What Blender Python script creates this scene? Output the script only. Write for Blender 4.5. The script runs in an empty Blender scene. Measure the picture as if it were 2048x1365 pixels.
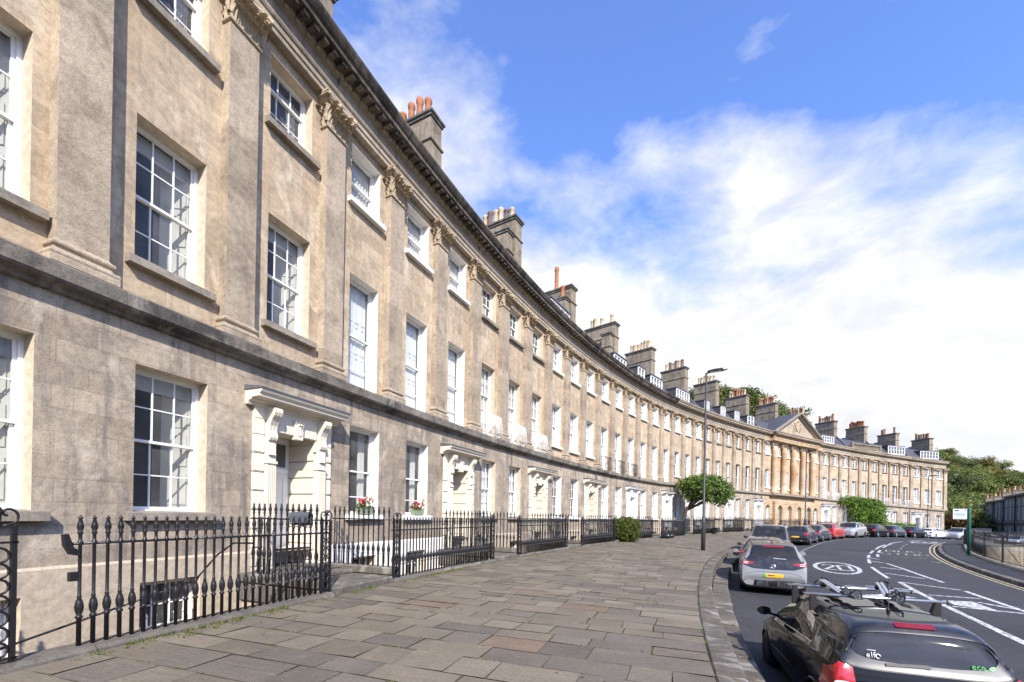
import bpy, math, random
import numpy as np
from mathutils import Vector, Matrix
R = random.Random(7)
PI = math.pi
rad = math.radians
scene = bpy.context.scene
COL = scene.collection

# ------------------------------------------------------------------ the crescent's plan
# k counts the bays along the front (2.52 m each), o is the distance out from the upper wall
CF = dict(w=2.51728, x0=-6.68736, y0=6.35228, h=[0.33964, 1.18747, -0.42836, 1.04335, -0.78464, -0.93972, 0.97519], wc=0.98900)
_s = np.linspace(-6, 47, 53 * 40 + 1)
_u = np.clip(_s, -6, 46) / 44.
_th = sum(c * _u ** i for i, c in enumerate(CF['h']))
_wk = np.where((_s > 26) & (_s <= 32), CF['wc'], 1.)
_ds = (_s[1] - _s[0]) * CF['w'] * _wk[1:]
_x = np.concatenate([[0], np.cumsum(np.sin((_th[1:] + _th[:-1]) / 2) * _ds)])
_y = np.concatenate([[0], np.cumsum(np.cos((_th[1:] + _th[:-1]) / 2) * _ds)])
_i0 = 6 * 40
_x = _x - _x[_i0] + CF['x0']
_y = _y - _y[_i0] + CF['y0']
BW = CF['w']

def TH(k):
    return float(np.interp(k, _s, _th))

def S(k, o):
    t = TH(k)
    ex = 0.
    if k > 47: ex = k - 47
    if k < -6: ex = k + 6
    return (float(np.interp(k, _s, _x)) + o * math.cos(t) + ex * BW * math.sin(t),
            float(np.interp(k, _s, _y)) - o * math.sin(t) + ex * BW * math.cos(t))

def ZP(k):                       # the pavement and the houses rise a little, then fall towards the far end
    q = (min(k, 46.) - 16) / 28.
    return 1.4605 * q - 2.5557 * q * q if q > 0 else 0.

def ZR(k):                       # the road lies well below the raised pavement at the near end
    t = min(1., max(-.4, (k - 4) / 14.))
    return ZP(k) - (.70 * (1 - t) + .25 * t) - (.012 * (4 - k) ** 2 if -3 < k < 4 else (.588 if k <= -3 else 0.))

def KO(X, Y):
    i = int(np.argmin((_x - X) ** 2 + (_y - Y) ** 2))
    o = (X - _x[i]) * math.cos(_th[i]) - (Y - _y[i]) * math.sin(_th[i])
    return float(_s[i]), float(o)

def W(k, o, z):
    a, b = S(k, o)
    return (a, b, z + ZP(k))

def RW(k, o, dz=0.):
    a, b = S(k, o)
    return (a, b, ZR(k) + dz)

def frame(k, o, z=0., road=False, flip=False, turn=0.):
    a, b = S(k, o)
    zz = (ZR(k) if road else ZP(k)) + z
    return Matrix.Translation((a, b, zz)) @ Matrix.Rotation(PI / 2 - TH(k) + (PI if flip else 0) + turn, 4, 'Z')

# ------------------------------------------------------------------ mesh builder
class MB:
    def __init__(s):
        s.v = []; s.f = []; s.m = []; s.sm = []; s.uv = {}; s.c = {}
    def add(s, vs, fs, mi=0, smooth=False, uvs=None, col=None):
        b = len(s.v)
        s.v.extend([tuple(p) for p in vs])
        for n, f in enumerate(fs):
            if uvs is not None: s.uv[len(s.f)] = uvs[n]
            if col is not None: s.c[len(s.f)] = col
            s.f.append([b + i for i in f]); s.m.append(mi); s.sm.append(smooth)
    def quad(s, a, b, c, d, mi=0, uv=None, col=None):
        s.add([a, b, c, d], [(0, 1, 2, 3)], mi, False, [uv] if uv else None, col)
    def box(s, x0, x1, y0, y1, z0, z1, mi=0, M=None, bev=0., col=None):
        if bev > 0:
            b = bev
            vs = []
            for (z, i) in ((z0, b), (z0 + b, 0), (z1 - b, 0), (z1, b)):
                vs += [(x0 + i + (b if i == 0 else 0) * 0, y0 + i, z), (x1 - i, y0 + i, z), (x1 - i, y1 - i, z), (x0 + i, y1 - i, z)]
            fs = [(3, 2, 1, 0), (12, 13, 14, 15)]
            for l in range(3):
                for q in range(4):
                    fs.append((l * 4 + q, l * 4 + (q + 1) % 4, l * 4 + 4 + (q + 1) % 4, l * 4 + 4 + q))
        else:
            vs = [(x0, y0, z0), (x1, y0, z0), (x1, y1, z0), (x0, y1, z0), (x0, y0, z1), (x1, y0, z1), (x1, y1, z1), (x0, y1, z1)]
            fs = [(3, 2, 1, 0), (4, 5, 6, 7), (0, 1, 5, 4), (1, 2, 6, 5), (2, 3, 7, 6), (3, 0, 4, 7)]
        if M is not None: vs = [tuple(M @ Vector(p)) for p in vs]
        s.add(vs, fs, mi, False, None, col)
    def prism(s, poly, y0, y1, mi=0, M=None, ax='y'):
        """polygon (a,b) extruded along the third axis; ax 'y' -> (a, t, b), 'x' -> (t, a, b), 'z' -> (a, b, t)"""
        def P(a, b, t): return (a, t, b) if ax == 'y' else ((t, a, b) if ax == 'x' else (a, b, t))
        n = len(poly)
        vs = [P(a, b, y0) for a, b in poly] + [P(a, b, y1) for a, b in poly]
        fs = [tuple(range(n)), tuple(range(2 * n - 1, n - 1, -1))] + [(i, i + n, (i + 1) % n + n, (i + 1) % n) for i in range(n)]
        if M is not None: vs = [tuple(M @ Vector(p)) for p in vs]
        s.add(vs, fs, mi)
    def lathe(s, prof, n=10, c=(0, 0, 0), mi=0, smooth=True, M=None, ax='z'):
        vs = []; fs = []
        for r, z in prof:
            for i in range(n):
                a = 2 * PI * i / n
                if ax == 'z': p = (c[0] + r * math.cos(a), c[1] + r * math.sin(a), c[2] + z)
                elif ax == 'y': p = (c[0] + r * math.cos(a), c[1] + z, c[2] + r * math.sin(a))
                else: p = (c[0] + z, c[1] + r * math.cos(a), c[2] + r * math.sin(a))
                vs.append(p)
        m = len(prof)
        for j in range(m - 1):
            for i in range(n):
                fs.append((j * n + i, j * n + (i + 1) % n, (j + 1) * n + (i + 1) % n, (j + 1) * n + i))
        fs.append(tuple(range(n - 1, -1, -1))); fs.append(tuple((m - 1) * n + i for i in range(n)))
        if M is not None: vs = [tuple(M @ Vector(p)) for p in vs]
        s.add(vs, fs, mi, smooth)
    def tube(s, pts, r, n=6, mi=0, smooth=True, caps=True):
        pts = [Vector(p) for p in pts]; m = len(pts)
        rr = r if isinstance(r, (list, tuple)) else [r] * m
        vs = []; fs = []
        up0 = None
        for i, p in enumerate(pts):
            d = (pts[min(i + 1, m - 1)] - pts[max(i - 1, 0)])
            if d.length < 1e-9: d = Vector((0, 0, 1))
            d.normalize()
            up = up0 if up0 is not None else (Vector((0, 0, 1)) if abs(d.z) < .9 else Vector((1, 0, 0)))
            a = d.cross(up)
            if a.length < 1e-6: a = d.cross(Vector((1, 0.3, 0)))
            a.normalize(); b = a.cross(d); up0 = b
            for q in range(n):
                t = 2 * PI * q / n + PI / n
                vs.append(tuple(p + (a * math.cos(t) + b * math.sin(t)) * rr[i]))
        for i in range(m - 1):
            for q in range(n):
                fs.append((i * n + q, i * n + (q + 1) % n, (i + 1) * n + (q + 1) % n, (i + 1) * n + q))
        if caps:
            fs.append(tuple(range(n - 1, -1, -1))); fs.append(tuple((m - 1) * n + i for i in range(n)))
        s.add(vs, fs, mi, smooth)
    def sweep(s, rows, mi=0, uvs=None, smooth=False, close=False):
        """rows: list of equal-length point rows, quads between them"""
        n = len(rows[0]); vs = [p for r in rows for p in r]; fs = []
        for i in range(len(rows) - 1):
            for j in range(n - (0 if close else 1)):
                fs.append((i * n + j, i * n + (j + 1) % n, (i + 1) * n + (j + 1) % n, (i + 1) * n + j))
        s.add(vs, fs, mi, smooth, uvs)
    def weld(s, eps=1e-5):
        key = {}; remap = []; nv = []
        for p in s.v:
            k = (round(p[0] / eps), round(p[1] / eps), round(p[2] / eps))
            if k not in key: key[k] = len(nv); nv.append(p)
            remap.append(key[k])
        F, M_, S_, U, C_ = [], [], [], {}, {}
        for i, f in enumerate(s.f):
            g = []
            for q in f:
                r = remap[q]
                if r not in g: g.append(r)
            if len(g) < 3: continue
            if i in s.c: C_[len(F)] = s.c[i]
            F.append(g); M_.append(s.m[i]); S_.append(s.sm[i])
        s.v, s.f, s.m, s.sm, s.uv, s.c = nv, F, M_, S_, {}, C_
        return s
    def build(s, name, mats, parent=None, M=None, kind=None):
        me = bpy.data.meshes.new(name)
        me.from_pydata(s.v, [], s.f)
        if not isinstance(mats, (list, tuple)): mats = [mats]
        for m in mats: me.materials.append(MAT[m] if isinstance(m, str) else m)
        nf = len(s.f)
        me.polygons.foreach_set('material_index', s.m)
        me.polygons.foreach_set('use_smooth', s.sm)
        ul = me.uv_layers.new(name='UVMap')
        V = np.array(s.v, dtype=np.float64).reshape(-1, 3)
        uv = []
        for fi, f in enumerate(s.f):
            if fi in s.uv:
                uv.extend(s.uv[fi]); continue
            p0 = V[f[0]]; p1 = V[f[1]]; p2 = V[f[2]]
            ax, ay, az = p1 - p0; bx, by, bz = p2 - p0
            nx = ay * bz - az * by; ny = az * bx - ax * bz; nz = ax * by - ay * bx
            l = math.sqrt(nx * nx + ny * ny)
            if abs(nz) > l * 1.2 or l < 1e-12:
                for i in f: uv.append((V[i][0], V[i][1]))
            else:
                tx, ty = -ny / l, nx / l
                for i in f: uv.append((V[i][0] * tx + V[i][1] * ty, V[i][2]))
        ul.data.foreach_set('uv', np.array(uv, dtype=np.float32).ravel())
        if s.c:
            ca = me.color_attributes.new('tint', 'FLOAT_COLOR', 'CORNER')
            arr = []
            for fi, f in enumerate(s.f):
                c = s.c.get(fi, (.5, .5, .5))
                arr.extend([(c[0], c[1], c[2], 1.)] * len(f))
            ca.data.foreach_set('color', np.array(arr, dtype=np.float32).ravel())
        me.validate()
        me.update()
        if parent is not None and M is None: M = Matrix.Identity(4)
        return place(name, me, parent, M, kind)

def place(name, me, parent=None, M=None, kind=None):
    o = bpy.data.objects.new(name, me)
    COL.objects.link(o)
    if M is not None: o.matrix_world = M
    if parent is not None:
        o.parent = parent
        if M is not None:
            pm = parent_world(parent)
            o.matrix_parent_inverse = Matrix.Identity(4)
            o.matrix_basis = pm.inverted() @ M
    if kind: o['kind'] = kind
    return o

def parent_world(p):
    m = Matrix.Identity(4)
    q = p
    while q is not None:
        m = q.matrix_basis @ m
        q = q.parent
    return m

def tag(o, label, cat, group=None):
    o['label'] = label; o['category'] = cat
    if group: o['group'] = group
    return o

def thing(name, M, label, cat, group=None):
    o = bpy.data.objects.new(name, None); COL.objects.link(o)
    o.empty_display_size = .2
    o.matrix_world = M
    return tag(o, label, cat, group)

def copy_tree(o, parent=None):
    c = o.copy(); COL.objects.link(c); c.parent = parent
    for ch in [q for q in o.children]: copy_tree(ch, c)
    return c

# ------------------------------------------------------------------ materials
MAT = {}
class N:
    def __init__(s, name):
        s.m = bpy.data.materials.new(name); s.m.use_nodes = True
        s.t = s.m.node_tree; s.t.nodes.clear()
        s.out = s.t.nodes.new('ShaderNodeOutputMaterial')
        MAT[name] = s.m
    def n(s, typ, **kw):
        nd = s.t.nodes.new(typ)
        for k, v in kw.items():
            if hasattr(nd, k) and k not in ('Scale',): setattr(nd, k, v)
            else: s.set(nd, k, v)
        return nd
    def set(s, nd, k, v):
        i = nd.inputs[k]
        if isinstance(v, bpy.types.NodeSocket): s.t.links.new(v, i)
        else: i.default_value = v
    def uv(s, sc=(1, 1, 1), rnd=True):
        u = s.n('ShaderNodeUVMap').outputs[0]
        if rnd:
            oi = s.n('ShaderNodeObjectInfo')
            mm = s.n('ShaderNodeMath', operation='MULTIPLY'); s.set(mm, 0, oi.outputs['Random']); s.set(mm, 1, 53.)
            cb = s.n('ShaderNodeCombineXYZ'); s.set(cb, 0, mm.outputs[0]); s.set(cb, 2, mm.outputs[0])
            ad = s.n('ShaderNodeVectorMath', operation='ADD'); s.set(ad, 0, u); s.set(ad, 1, cb.outputs[0]); u = ad.outputs[0]
        return s.scale(u, sc)
    def scale(s, v, sc):
        if tuple(sc) == (1, 1, 1): return v
        m = s.n('ShaderNodeVectorMath', operation='MULTIPLY'); s.set(m, 0, v); s.set(m, 1, sc)
        return m.outputs[0]
    def obj(s):
        return s.n('ShaderNodeTexCoord').outputs['Object']
    def geo(s):
        return s.n('ShaderNodeNewGeometry').outputs['Position']
    def noise(s, vec, scale, detail=4, rough=.55, dist=0.):
        nd = s.n('ShaderNodeTexNoise')
        s.set(nd, 'Vector', vec); s.set(nd, 'Scale', scale); s.set(nd, 'Detail', detail); s.set(nd, 'Roughness', rough); s.set(nd, 'Distortion', dist)
        return nd.outputs['Fac']
    def ramp(s, fac, stops, interp='LINEAR'):
        r = s.n('ShaderNodeValToRGB'); cr = r.color_ramp; cr.interpolation = interp
        while len(cr.elements) < len(stops): cr.elements.new(.5)
        for e, (p, c) in zip(cr.elements, stops):
            e.position = p
            e.color = (c, c, c, 1) if isinstance(c, (int, float)) else (c[0], c[1], c[2], 1)
        s.set(r, 'Fac', fac)
        return r.outputs['Color']
    def mix(s, fac, a, b, blend='MIX'):
        m = s.n('ShaderNodeMix'); m.data_type = 'RGBA'; m.blend_type = blend
        for idx, v in ((0, fac), (6, a), (7, b)):
            if isinstance(v, bpy.types.NodeSocket): s.t.links.new(v, m.inputs[idx])
            else: m.inputs[idx].default_value = v if idx == 0 else ((v[0], v[1], v[2], 1) if not isinstance(v, (int, float)) else (v, v, v, 1))
        return m.outputs[2]
    def math(s, op, a, b=0.):
        m = s.n('ShaderNodeMath', operation=op); s.set(m, 0, a); s.set(m, 1, b)
        return m.outputs[0]
    def bump(s, h, strength=.3, dist=.02, nrm=None):
        b = s.n('ShaderNodeBump'); s.set(b, 'Height', h); s.set(b, 'Strength', strength); s.set(b, 'Distance', dist)
        if nrm is not None: s.set(b, 'Normal', nrm)
        return b.outputs[0]
    def pbr(s, color, rough=.8, metal=0., nrm=None, spec=.5, coat=0., trans=0., ior=None, alpha=None):
        b = s.n('ShaderNodeBsdfPrincipled')
        s.set(b, 'Base Color', color if isinstance(color, bpy.types.NodeSocket) else (color[0], color[1], color[2], 1))
        s.set(b, 'Roughness', rough); s.set(b, 'Metallic', metal); s.set(b, 'Specular IOR Level', spec)
        if coat: s.set(b, 'Coat Weight', coat); s.set(b, 'Coat Roughness', .03)
        if trans: s.set(b, 'Transmission Weight', trans)
        if ior: s.set(b, 'IOR', ior)
        if nrm is not None: s.set(b, 'Normal', nrm)
        s.t.links.new(b.outputs[0], s.out.inputs[0])
        return b
    def surf(s, sh): s.t.links.new(sh, s.out.inputs[0])

def stone(name, c1, c2, mortar, grime, gr_lo, gr_hi, bw=.95, bh=.37, streak=.3, pit=.5, patch=None, bricks=True, bmix=.8, chips=0., mort=.66, warm=None, bumpy=.35, msize=.008):
    s = N(name); uv = s.uv()
    big = s.noise(uv, .55, 5, .6)
    base = s.mix(s.ramp(big, [(.3, 0), (.7, 1)]), c1, c2)
    if bricks:
        br = s.n('ShaderNodeTexBrick'); br.offset = .5; br.offset_frequency = 2; br.squash = 1.35; br.squash_frequency = 3
        wv = s.n('ShaderNodeVectorMath', operation='ADD'); s.set(wv, 0, uv)
        nz = s.n('ShaderNodeTexNoise'); s.set(nz, 'Vector', uv); s.set(nz, 'Scale', 2.5)
        sc = s.n('ShaderNodeVectorMath', operation='SCALE'); s.set(sc, 0, nz.outputs['Color']); sc.inputs['Scale'].default_value = .015
        s.set(wv, 1, sc.outputs[0])
        s.set(br, 'Vector', wv.outputs[0]); s.set(br, 'Scale', 1.); s.set(br, 'Mortar Size', msize); s.set(br, 'Mortar Smooth', .3)
        s.set(br, 'Brick Width', bw); s.set(br, 'Row Height', bh); s.set(br, 'Bias', -.1)
        s.set(br, 'Color1', (.74, .72, .70, 1)); s.set(br, 'Color2', (1.14, 1.12, 1.09, 1)); s.set(br, 'Mortar', (mort, mort * .97, mort * .93, 1))
        base = s.mix(s.math('MULTIPLY', s.ramp(s.noise(uv, .8, 4, .6), [(.38, .5), (.58, 1.)]), bmix), base, br.outputs['Color'], 'MULTIPLY')
    # rain streaks (tall, thin), then blotches of grime, then fine pitting
    st = s.noise(s.scale(uv, (5., .35, 1)), 1., 5, .6)
    base = s.mix(s.ramp(st, [(.49, 0), (.72, streak)]), base, grime)
    gb = s.noise(uv, 1.3, 8, .68, .4)
    base = s.mix(s.ramp(gb, [(gr_lo, 0), (gr_hi, .85)]), base, grime)
    if warm is not None:
        wn = s.noise(s.scale(uv, (2.2, .5, 1)), .9, 5, .6)
        base = s.mix(s.ramp(wn, [(.5, 0), (.72, .75)]), base, warm)
    if patch is not None:
        pn = s.noise(s.scale(uv, (1.6, .9, 1)), 1.1, 6, .68, .5)
        base = s.mix(s.ramp(pn, [(.54, 0), (.64, .8)]), base, patch)
    fine = s.noise(uv, 38., 6, .7)
    base = s.mix(pit, base, s.ramp(fine, [(.28, .58), (.5, 1.), (.72, 1.16)]), 'MULTIPLY')
    med = s.noise(uv, 9., 5, .65)
    base = s.mix(.5, base, s.ramp(med, [(.3, .55), (.6, 1.14)]), 'MULTIPLY')
    h = s.math('ADD', s.math('MULTIPLY', fine, .5), s.math('MULTIPLY', med, .8))
    if chips:
        cn = s.noise(uv, 5., 5, .65, .3); cm = s.ramp(cn, [(.69, 0), (.73, 1)])
        ck = s.noise(s.scale(uv, (.8, 2.2, 1)), 1.1, 4, .6, .8); cl = s.ramp(ck, [(.494, 0), (.5, .8), (.506, 0)])
        gate = s.ramp(s.noise(uv, .7, 3, .5), [(.56, 0), (.66, chips)])
        base = s.mix(s.math('MULTIPLY', cm, chips), base, (.13, .105, .08))
        base = s.mix(s.math('MULTIPLY', cl, gate), base, (.16, .13, .10))
        h = s.math('SUBTRACT', h, s.math('MULTIPLY', cm, 1.2))
    nrm = s.bump(h, bumpy, .02)
    if bricks: nrm = s.bump(s.math('SUBTRACT', 1., br.outputs['Fac']), .25, .008, nrm)
    s.pbr(base, .9, nrm=nrm, spec=.25)
    return s

def plain(name, col, rough=.6, metal=0., var=.15, scale=6., bump=.05, spec=.5, coat=0.):
    s = N(name); uv = s.uv()
    nz = s.noise(uv, scale, 6, .62)
    c = s.mix(1., col, s.ramp(nz, [(.28, 1 - var), (.72, 1 + var)]), 'MULTIPLY')
    nrm = s.bump(nz, bump, .02) if bump else None
    rg = s.math('ADD', s.math('MULTIPLY', nz, .15), rough - .075)
    s.pbr(c, rg, metal, nrm, spec, coat)
    return s

stone('stone_upper', (.585, .468, .33), (.445, .352, .247), 0, (.215, .175, .14), .53, .76, streak=.5, patch=(.62, .52, .38), warm=(.50, .36, .225), bmix=.85, mort=.66, bw=.8, bh=.35, msize=.007, bumpy=.35)
stone('stone_warm', (.58, .465, .325), (.50, .39, .265), 0, (.36, .18, .065), .56, .76, streak=.9, warm=(.47, .22, .06))
stone('stone_ground', (.50, .41, .305), (.345, .29, .228), 0, (.165, .15, .135), .50, .74, streak=.95, patch=(.50, .43, .335), bw=.78, bh=.34, bumpy=.5, bmix=.95, chips=.9, pit=.75, mort=.66, msize=.009)
stone('stone_base', (.54, .45, .34), (.46, .38, .285), 0, (.24, .20, .15), .60, .85, bricks=False, streak=.35, chips=.35)
stone('stone_pilaster', (.50, .415, .31), (.385, .315, .235), 0, (.215, .165, .125), .48, .68, bw=3., bh=1.15, streak=.3, pit=.8, bumpy=.6, chips=.35)
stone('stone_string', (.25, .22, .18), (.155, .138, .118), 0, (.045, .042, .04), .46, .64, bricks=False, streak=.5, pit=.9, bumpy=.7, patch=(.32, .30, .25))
stone('stone_cornice', (.50, .42, .32), (.40, .335, .255), 0, (.15, .12, .095), .58, .8, bw=1.9, bh=3., streak=.5)
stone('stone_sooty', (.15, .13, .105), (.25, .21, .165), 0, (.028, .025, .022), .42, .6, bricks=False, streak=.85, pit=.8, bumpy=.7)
stone('stone_carved', (.50, .40, .275), (.42, .33, .225), 0, (.21, .165, .12), .55, .78, bricks=False, pit=.6, bumpy=.5)
stone('stone_reveal', (.64, .54, .41), (.57, .475, .355), 0, (.33, .26, .18), .62, .85, bricks=False, streak=.2)
stone('stone_chimney', (.36, .30, .215), (.27, .225, .165), 0, (.10, .085, .07), .5, .72, bw=.8, bh=.33, streak=.7)
stone('stone_string_far', (.34, .295, .235), (.26, .225, .18), 0, (.12, .105, .09), .5, .74, bricks=False, streak=.6)
stone('stone_coping', (.17, .15, .125), (.12, .11, .095), 0, (.06, .056, .05), .5, .75, bricks=False, pit=.9, bumpy=.8, patch=(.30, .285, .24))
stone('stone_kerb', (.17, .146, .116), (.125, .109, .09), 0, (.085, .075, .065), .46, .66, bricks=False, pit=1., bumpy=1., patch=(.37, .35, .31), streak=.6)
stone('stone_rubble', (.58, .50, .37), (.46, .40, .30), 0, (.2, .17, .13), .5, .75, bw=.42, bh=.2, streak=.3, bumpy=.9, msize=.02)
stone('stone_grey', (.30, .29, .28), (.22, .215, .21), 0, (.06, .06, .065), .5, .7, streak=.7)
plain('paint_white', (.82, .81, .78), .45, var=.05, scale=3.)
plain('paint_cream', (.72, .655, .535), .55, var=.07, scale=3.)
plain('plaster_white', (.78, .75, .69), .8, var=.1, scale=2.5)
plain('iron_black', (.013, .013, .015), .38, 0., .35, 30., .15, .5)
plain('lead_grey', (.10, .105, .115), .55, 0., .25, 5., .1)
plain('slate', (.062, .062, .072), .6, 0., .35, 7., .3)
plain('terracotta', (.36, .135, .06), .8, var=.35, scale=9.)
plain('pot_buff', (.50, .38, .23), .8, var=.25, scale=9.)
plain('pot_dark', (.17, .10, .08), .8, var=.4, scale=9.)
plain('curtain', (.62, .61, .58), .9, var=.12, scale=14.)
plain('shutter_white', (.80, .81, .82), .5, var=.05, scale=3.)
plain('blind', (.60, .58, .52), .9, var=.08)
plain('room_dark', (.13, .125, .12), .95, var=.2)
plain('door_white', (.74, .74, .72), .4, var=.04)
plain('door_dark', (.05, .06, .07), .35, var=.1)
plain('sash_brown', (.25, .2, .15), .5)
plain('post_grey', (.042, .043, .046), .5, 0., .2, 12.)
plain('sign_green', (.02, .13, .085), .4, 0., .12, 5.)
plain('sign_white', (.74, .78, .77), .4, 0., .03)
plain('sign_dark', (.05, .06, .07), .5)
plain('sign_teal', (.30, .47, .42), .5)
plain('canvas_blue', (.075, .082, .098), .85, 0., .25, 20., .4)
plain('plastic_black', (.018, .018, .019), .5, 0., .2, 20.)
plain('bag_black', (.012, .012, .013), .25, 0., .3, 12., .6)
plain('tyre', (.016, .016, .016), .8, 0., .2, 20.)
plain('alloy', (.55, .56, .58), .28, .9, .08)
plain('aluminium', (.62, .63, .65), .3, .85, .06)
plain('lamp_red', (.42, .01, .012), .15, 0., .1, 8., 0., .6, .8)
plain('lamp_deep', (.20, .006, .010), .2, 0., .1, 8., 0., .5, .5)
plain('lamp_clear', (.72, .72, .72), .12, 0., .1, 8., 0., .6, .8)
plain('plate_yellow', (.76, .42, .02), .45, 0., .22, 5.)
plain('plate_green', (.08, .42, .08), .45)
plain('flower_box', (.23, .27, .17), .6)
plain('petal_red', (.55, .012, .02), .6, 0., .25)
plain('petal_pink', (.72, .22, .16), .6, 0., .25)
plain('bin_green', (.012, .075, .04), .5)
plain('seat_dark', (.03, .03, .033), .8)
plain('sticker_white', (.8, .8, .8), .5)
plain('sticker_green', (.12, .55, .12), .5)
plain('earth', (.12, .09, .06), .95, var=.3)

def glass_mat(name, tint=(.9, .92, .92), refl=1., dust=.03):
    s = N(name)
    lw0 = s.n('ShaderNodeLayerWeight'); lw0.inputs['Blend'].default_value = .5
    fr = s.math('ADD', s.math('MULTIPLY', s.math('POWER', lw0.outputs['Facing'], 4.5), .9), .045)
    uv = s.uv()
    nrm = s.bump(s.noise(uv, 1.3, 2, .5), .06, .03)
    g = s.n('ShaderNodeBsdfGlossy'); g.inputs['Color'].default_value = (1., .97, .92, 1); g.inputs['Roughness'].default_value = .015; s.set(g, 'Normal', nrm)
    t = s.n('ShaderNodeBsdfTransparent'); t.inputs['Color'].default_value = (*tint, 1)
    mx = s.n('ShaderNodeMixShader')
    s.set(mx, 0, s.math('MINIMUM', s.math('MULTIPLY', fr, refl), .9)); s.t.links.new(t.outputs[0], mx.inputs[1]); s.t.links.new(g.outputs[0], mx.inputs[2])
    df = s.n('ShaderNodeBsdfDiffuse'); df.inputs['Color'].default_value = (.62, .62, .63, 1)
    m2 = s.n('ShaderNodeMixShader'); s.set(m2, 0, s.ramp(s.noise(uv, 2.2, 4, .6), [(.3, dust * .6), (.7, dust * 1.4)])); s.t.links.new(mx.outputs[0], m2.inputs[1]); s.t.links.new(df.outputs[0], m2.inputs[2])
    s.surf(m2.outputs[0])
glass_mat('glass', (.84, .86, .86), .7, .10)
glass_mat('car_glass', (.40, .42, .42), 1.)
glass_mat('car_glass_dark', (.12, .13, .13), 1.)

def paint(name, col, metal=.0, rough=.28, dirt=.0, coat=1., spec=.5):
    s = N(name); uv = s.uv()
    nz = s.noise(uv, 5., 6, .65)
    c = s.mix(s.ramp(nz, [(.5, 0), (.75, dirt)]), col, (.33, .29, .22))
    rg = s.ramp(nz, [(.4, rough), (.75, rough + dirt * .5)])
    s.pbr(c, rg, metal, None, spec, coat)
paint('paint_black', (.010, .010, .011), 0., .04, .0, .0, .22)
paint('paint_roofblack', (.012, .012, .013), 0., .3, .12, .5)
paint('paint_grey', (.235, .24, .245), .0, .4, 0., .5)
paint('paint_vangrey', (.24, .25, .27), .5, .32)
paint('paint_charcoal', (.035, .037, .042), .3, .28)
paint('paint_darkgrey', (.085, .09, .095), .5, .3)
paint('paint_red', (.56, .025, .018), .0, .28)
paint('paint_silver', (.56, .57, .58), .5, .3)
paint('paint_paint', (.82, .82, .82), 0., .25)
paint('paint_dusty', (.03, .028, .026), .2, .35, .9)
# ------------------------------------------------------------------ ground materials
s = N('flagstone'); uv = s.uv(rnd=False)
at = s.n('ShaderNodeAttribute'); at.attribute_name = 'tint'
nz = s.noise(uv, 1.2, 6, .65); fn = s.noise(uv, 26., 6, .7); rip = s.noise(s.scale(uv, (2.2, 14., 1)), 1., 4, .55)
c = s.mix(.8, at.outputs['Color'], s.ramp(nz, [(.25, .72), (.75, 1.2)]), 'MULTIPLY')
c = s.mix(.8, c, s.ramp(fn, [(.25, .62), (.6, 1.08), (.8, 1.25)]), 'MULTIPLY')
c = s.mix(s.ramp(s.noise(uv, 5., 6, .7), [(.6, 0), (.72, .45)]), c, (.27, .245, .2))
h = s.math('ADD', s.math('MULTIPLY', fn, .6), s.math('MULTIPLY', rip, .8))
c = s.mix(s.ramp(s.noise(uv, .55, 7, .7), [(.52, 0), (.7, .55)]), c, (.085, .075, .062))
c = s.mix(s.ramp(s.noise(uv, 17., 3, .6), [(.68, 0), (.74, .6)]), c, (.36, .34, .29))
s.pbr(c, .88, nrm=s.bump(h, .8, .02), spec=.3)
s = N('joint_moss'); uv = s.uv(rnd=False)
nz = s.noise(uv, 1.6, 6, .7)
s.pbr(s.ramp(nz, [(.42, (.07, .06, .047)), (.56, (.07, .068, .036)), (.68, (.10, .13, .03))]), .95, nrm=s.bump(s.noise(uv, 60., 4), .8, .02))
s = N('asphalt'); uv = s.uv(rnd=False)
agg = s.noise(uv, 70., 3, .75); big = s.noise(uv, .35, 6, .6); mid = s.noise(uv, 3.2, 6, .65)
c = s.mix(1., s.ramp(agg, [(.3, (.018, .018, .021)), (.58, (.055, .054, .058)), (.74, (.16, .155, .15))]), s.ramp(big, [(.3, .8), (.7, 1.2)]), 'MULTIPLY')
c = s.mix(.7, c, s.ramp(mid, [(.3, .75), (.65, 1.15)]), 'MULTIPLY')
c = s.mix(s.ramp(s.noise(s.scale(uv, (.25, 3., 1)), 1., 5, .6), [(.6, 0), (.78, .35)]), c, (.095, .09, .085))
pb = s.n('ShaderNodeTexBrick'); pb.offset = .37; pb.offset_frequency = 3; pb.squash = .6; pb.squash_frequency = 2
s.set(pb, 'Vector', uv); s.set(pb, 'Scale', 1.); s.set(pb, 'Brick Width', 2.7); s.set(pb, 'Row Height', 5.3); s.set(pb, 'Mortar Size', .018); s.set(pb, 'Color1', (.84, .84, .85, 1)); s.set(pb, 'Color2', (1.14, 1.13, 1.12, 1)); s.set(pb, 'Mortar', (.55, .55, .56, 1))
c = s.mix(s.ramp(s.noise(uv, .16, 3, .5), [(.46, 0), (.56, .85)]), c, s.mix(1., c, pb.outputs['Color'], 'MULTIPLY'))
c = s.mix(s.ramp(s.noise(uv, .9, 3, .55, .5), [(.66, 0), (.74, .6)]), c, (.022, .021, .022))
ckn = s.noise(uv, .6, 5, .6, 1.); c = s.mix(s.ramp(ckn, [(.494, 0), (.5, .55), (.506, 0)]), c, (.015, .015, .016))
s.pbr(c, .82, nrm=s.bump(agg, .45, .012), spec=.35)
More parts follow.
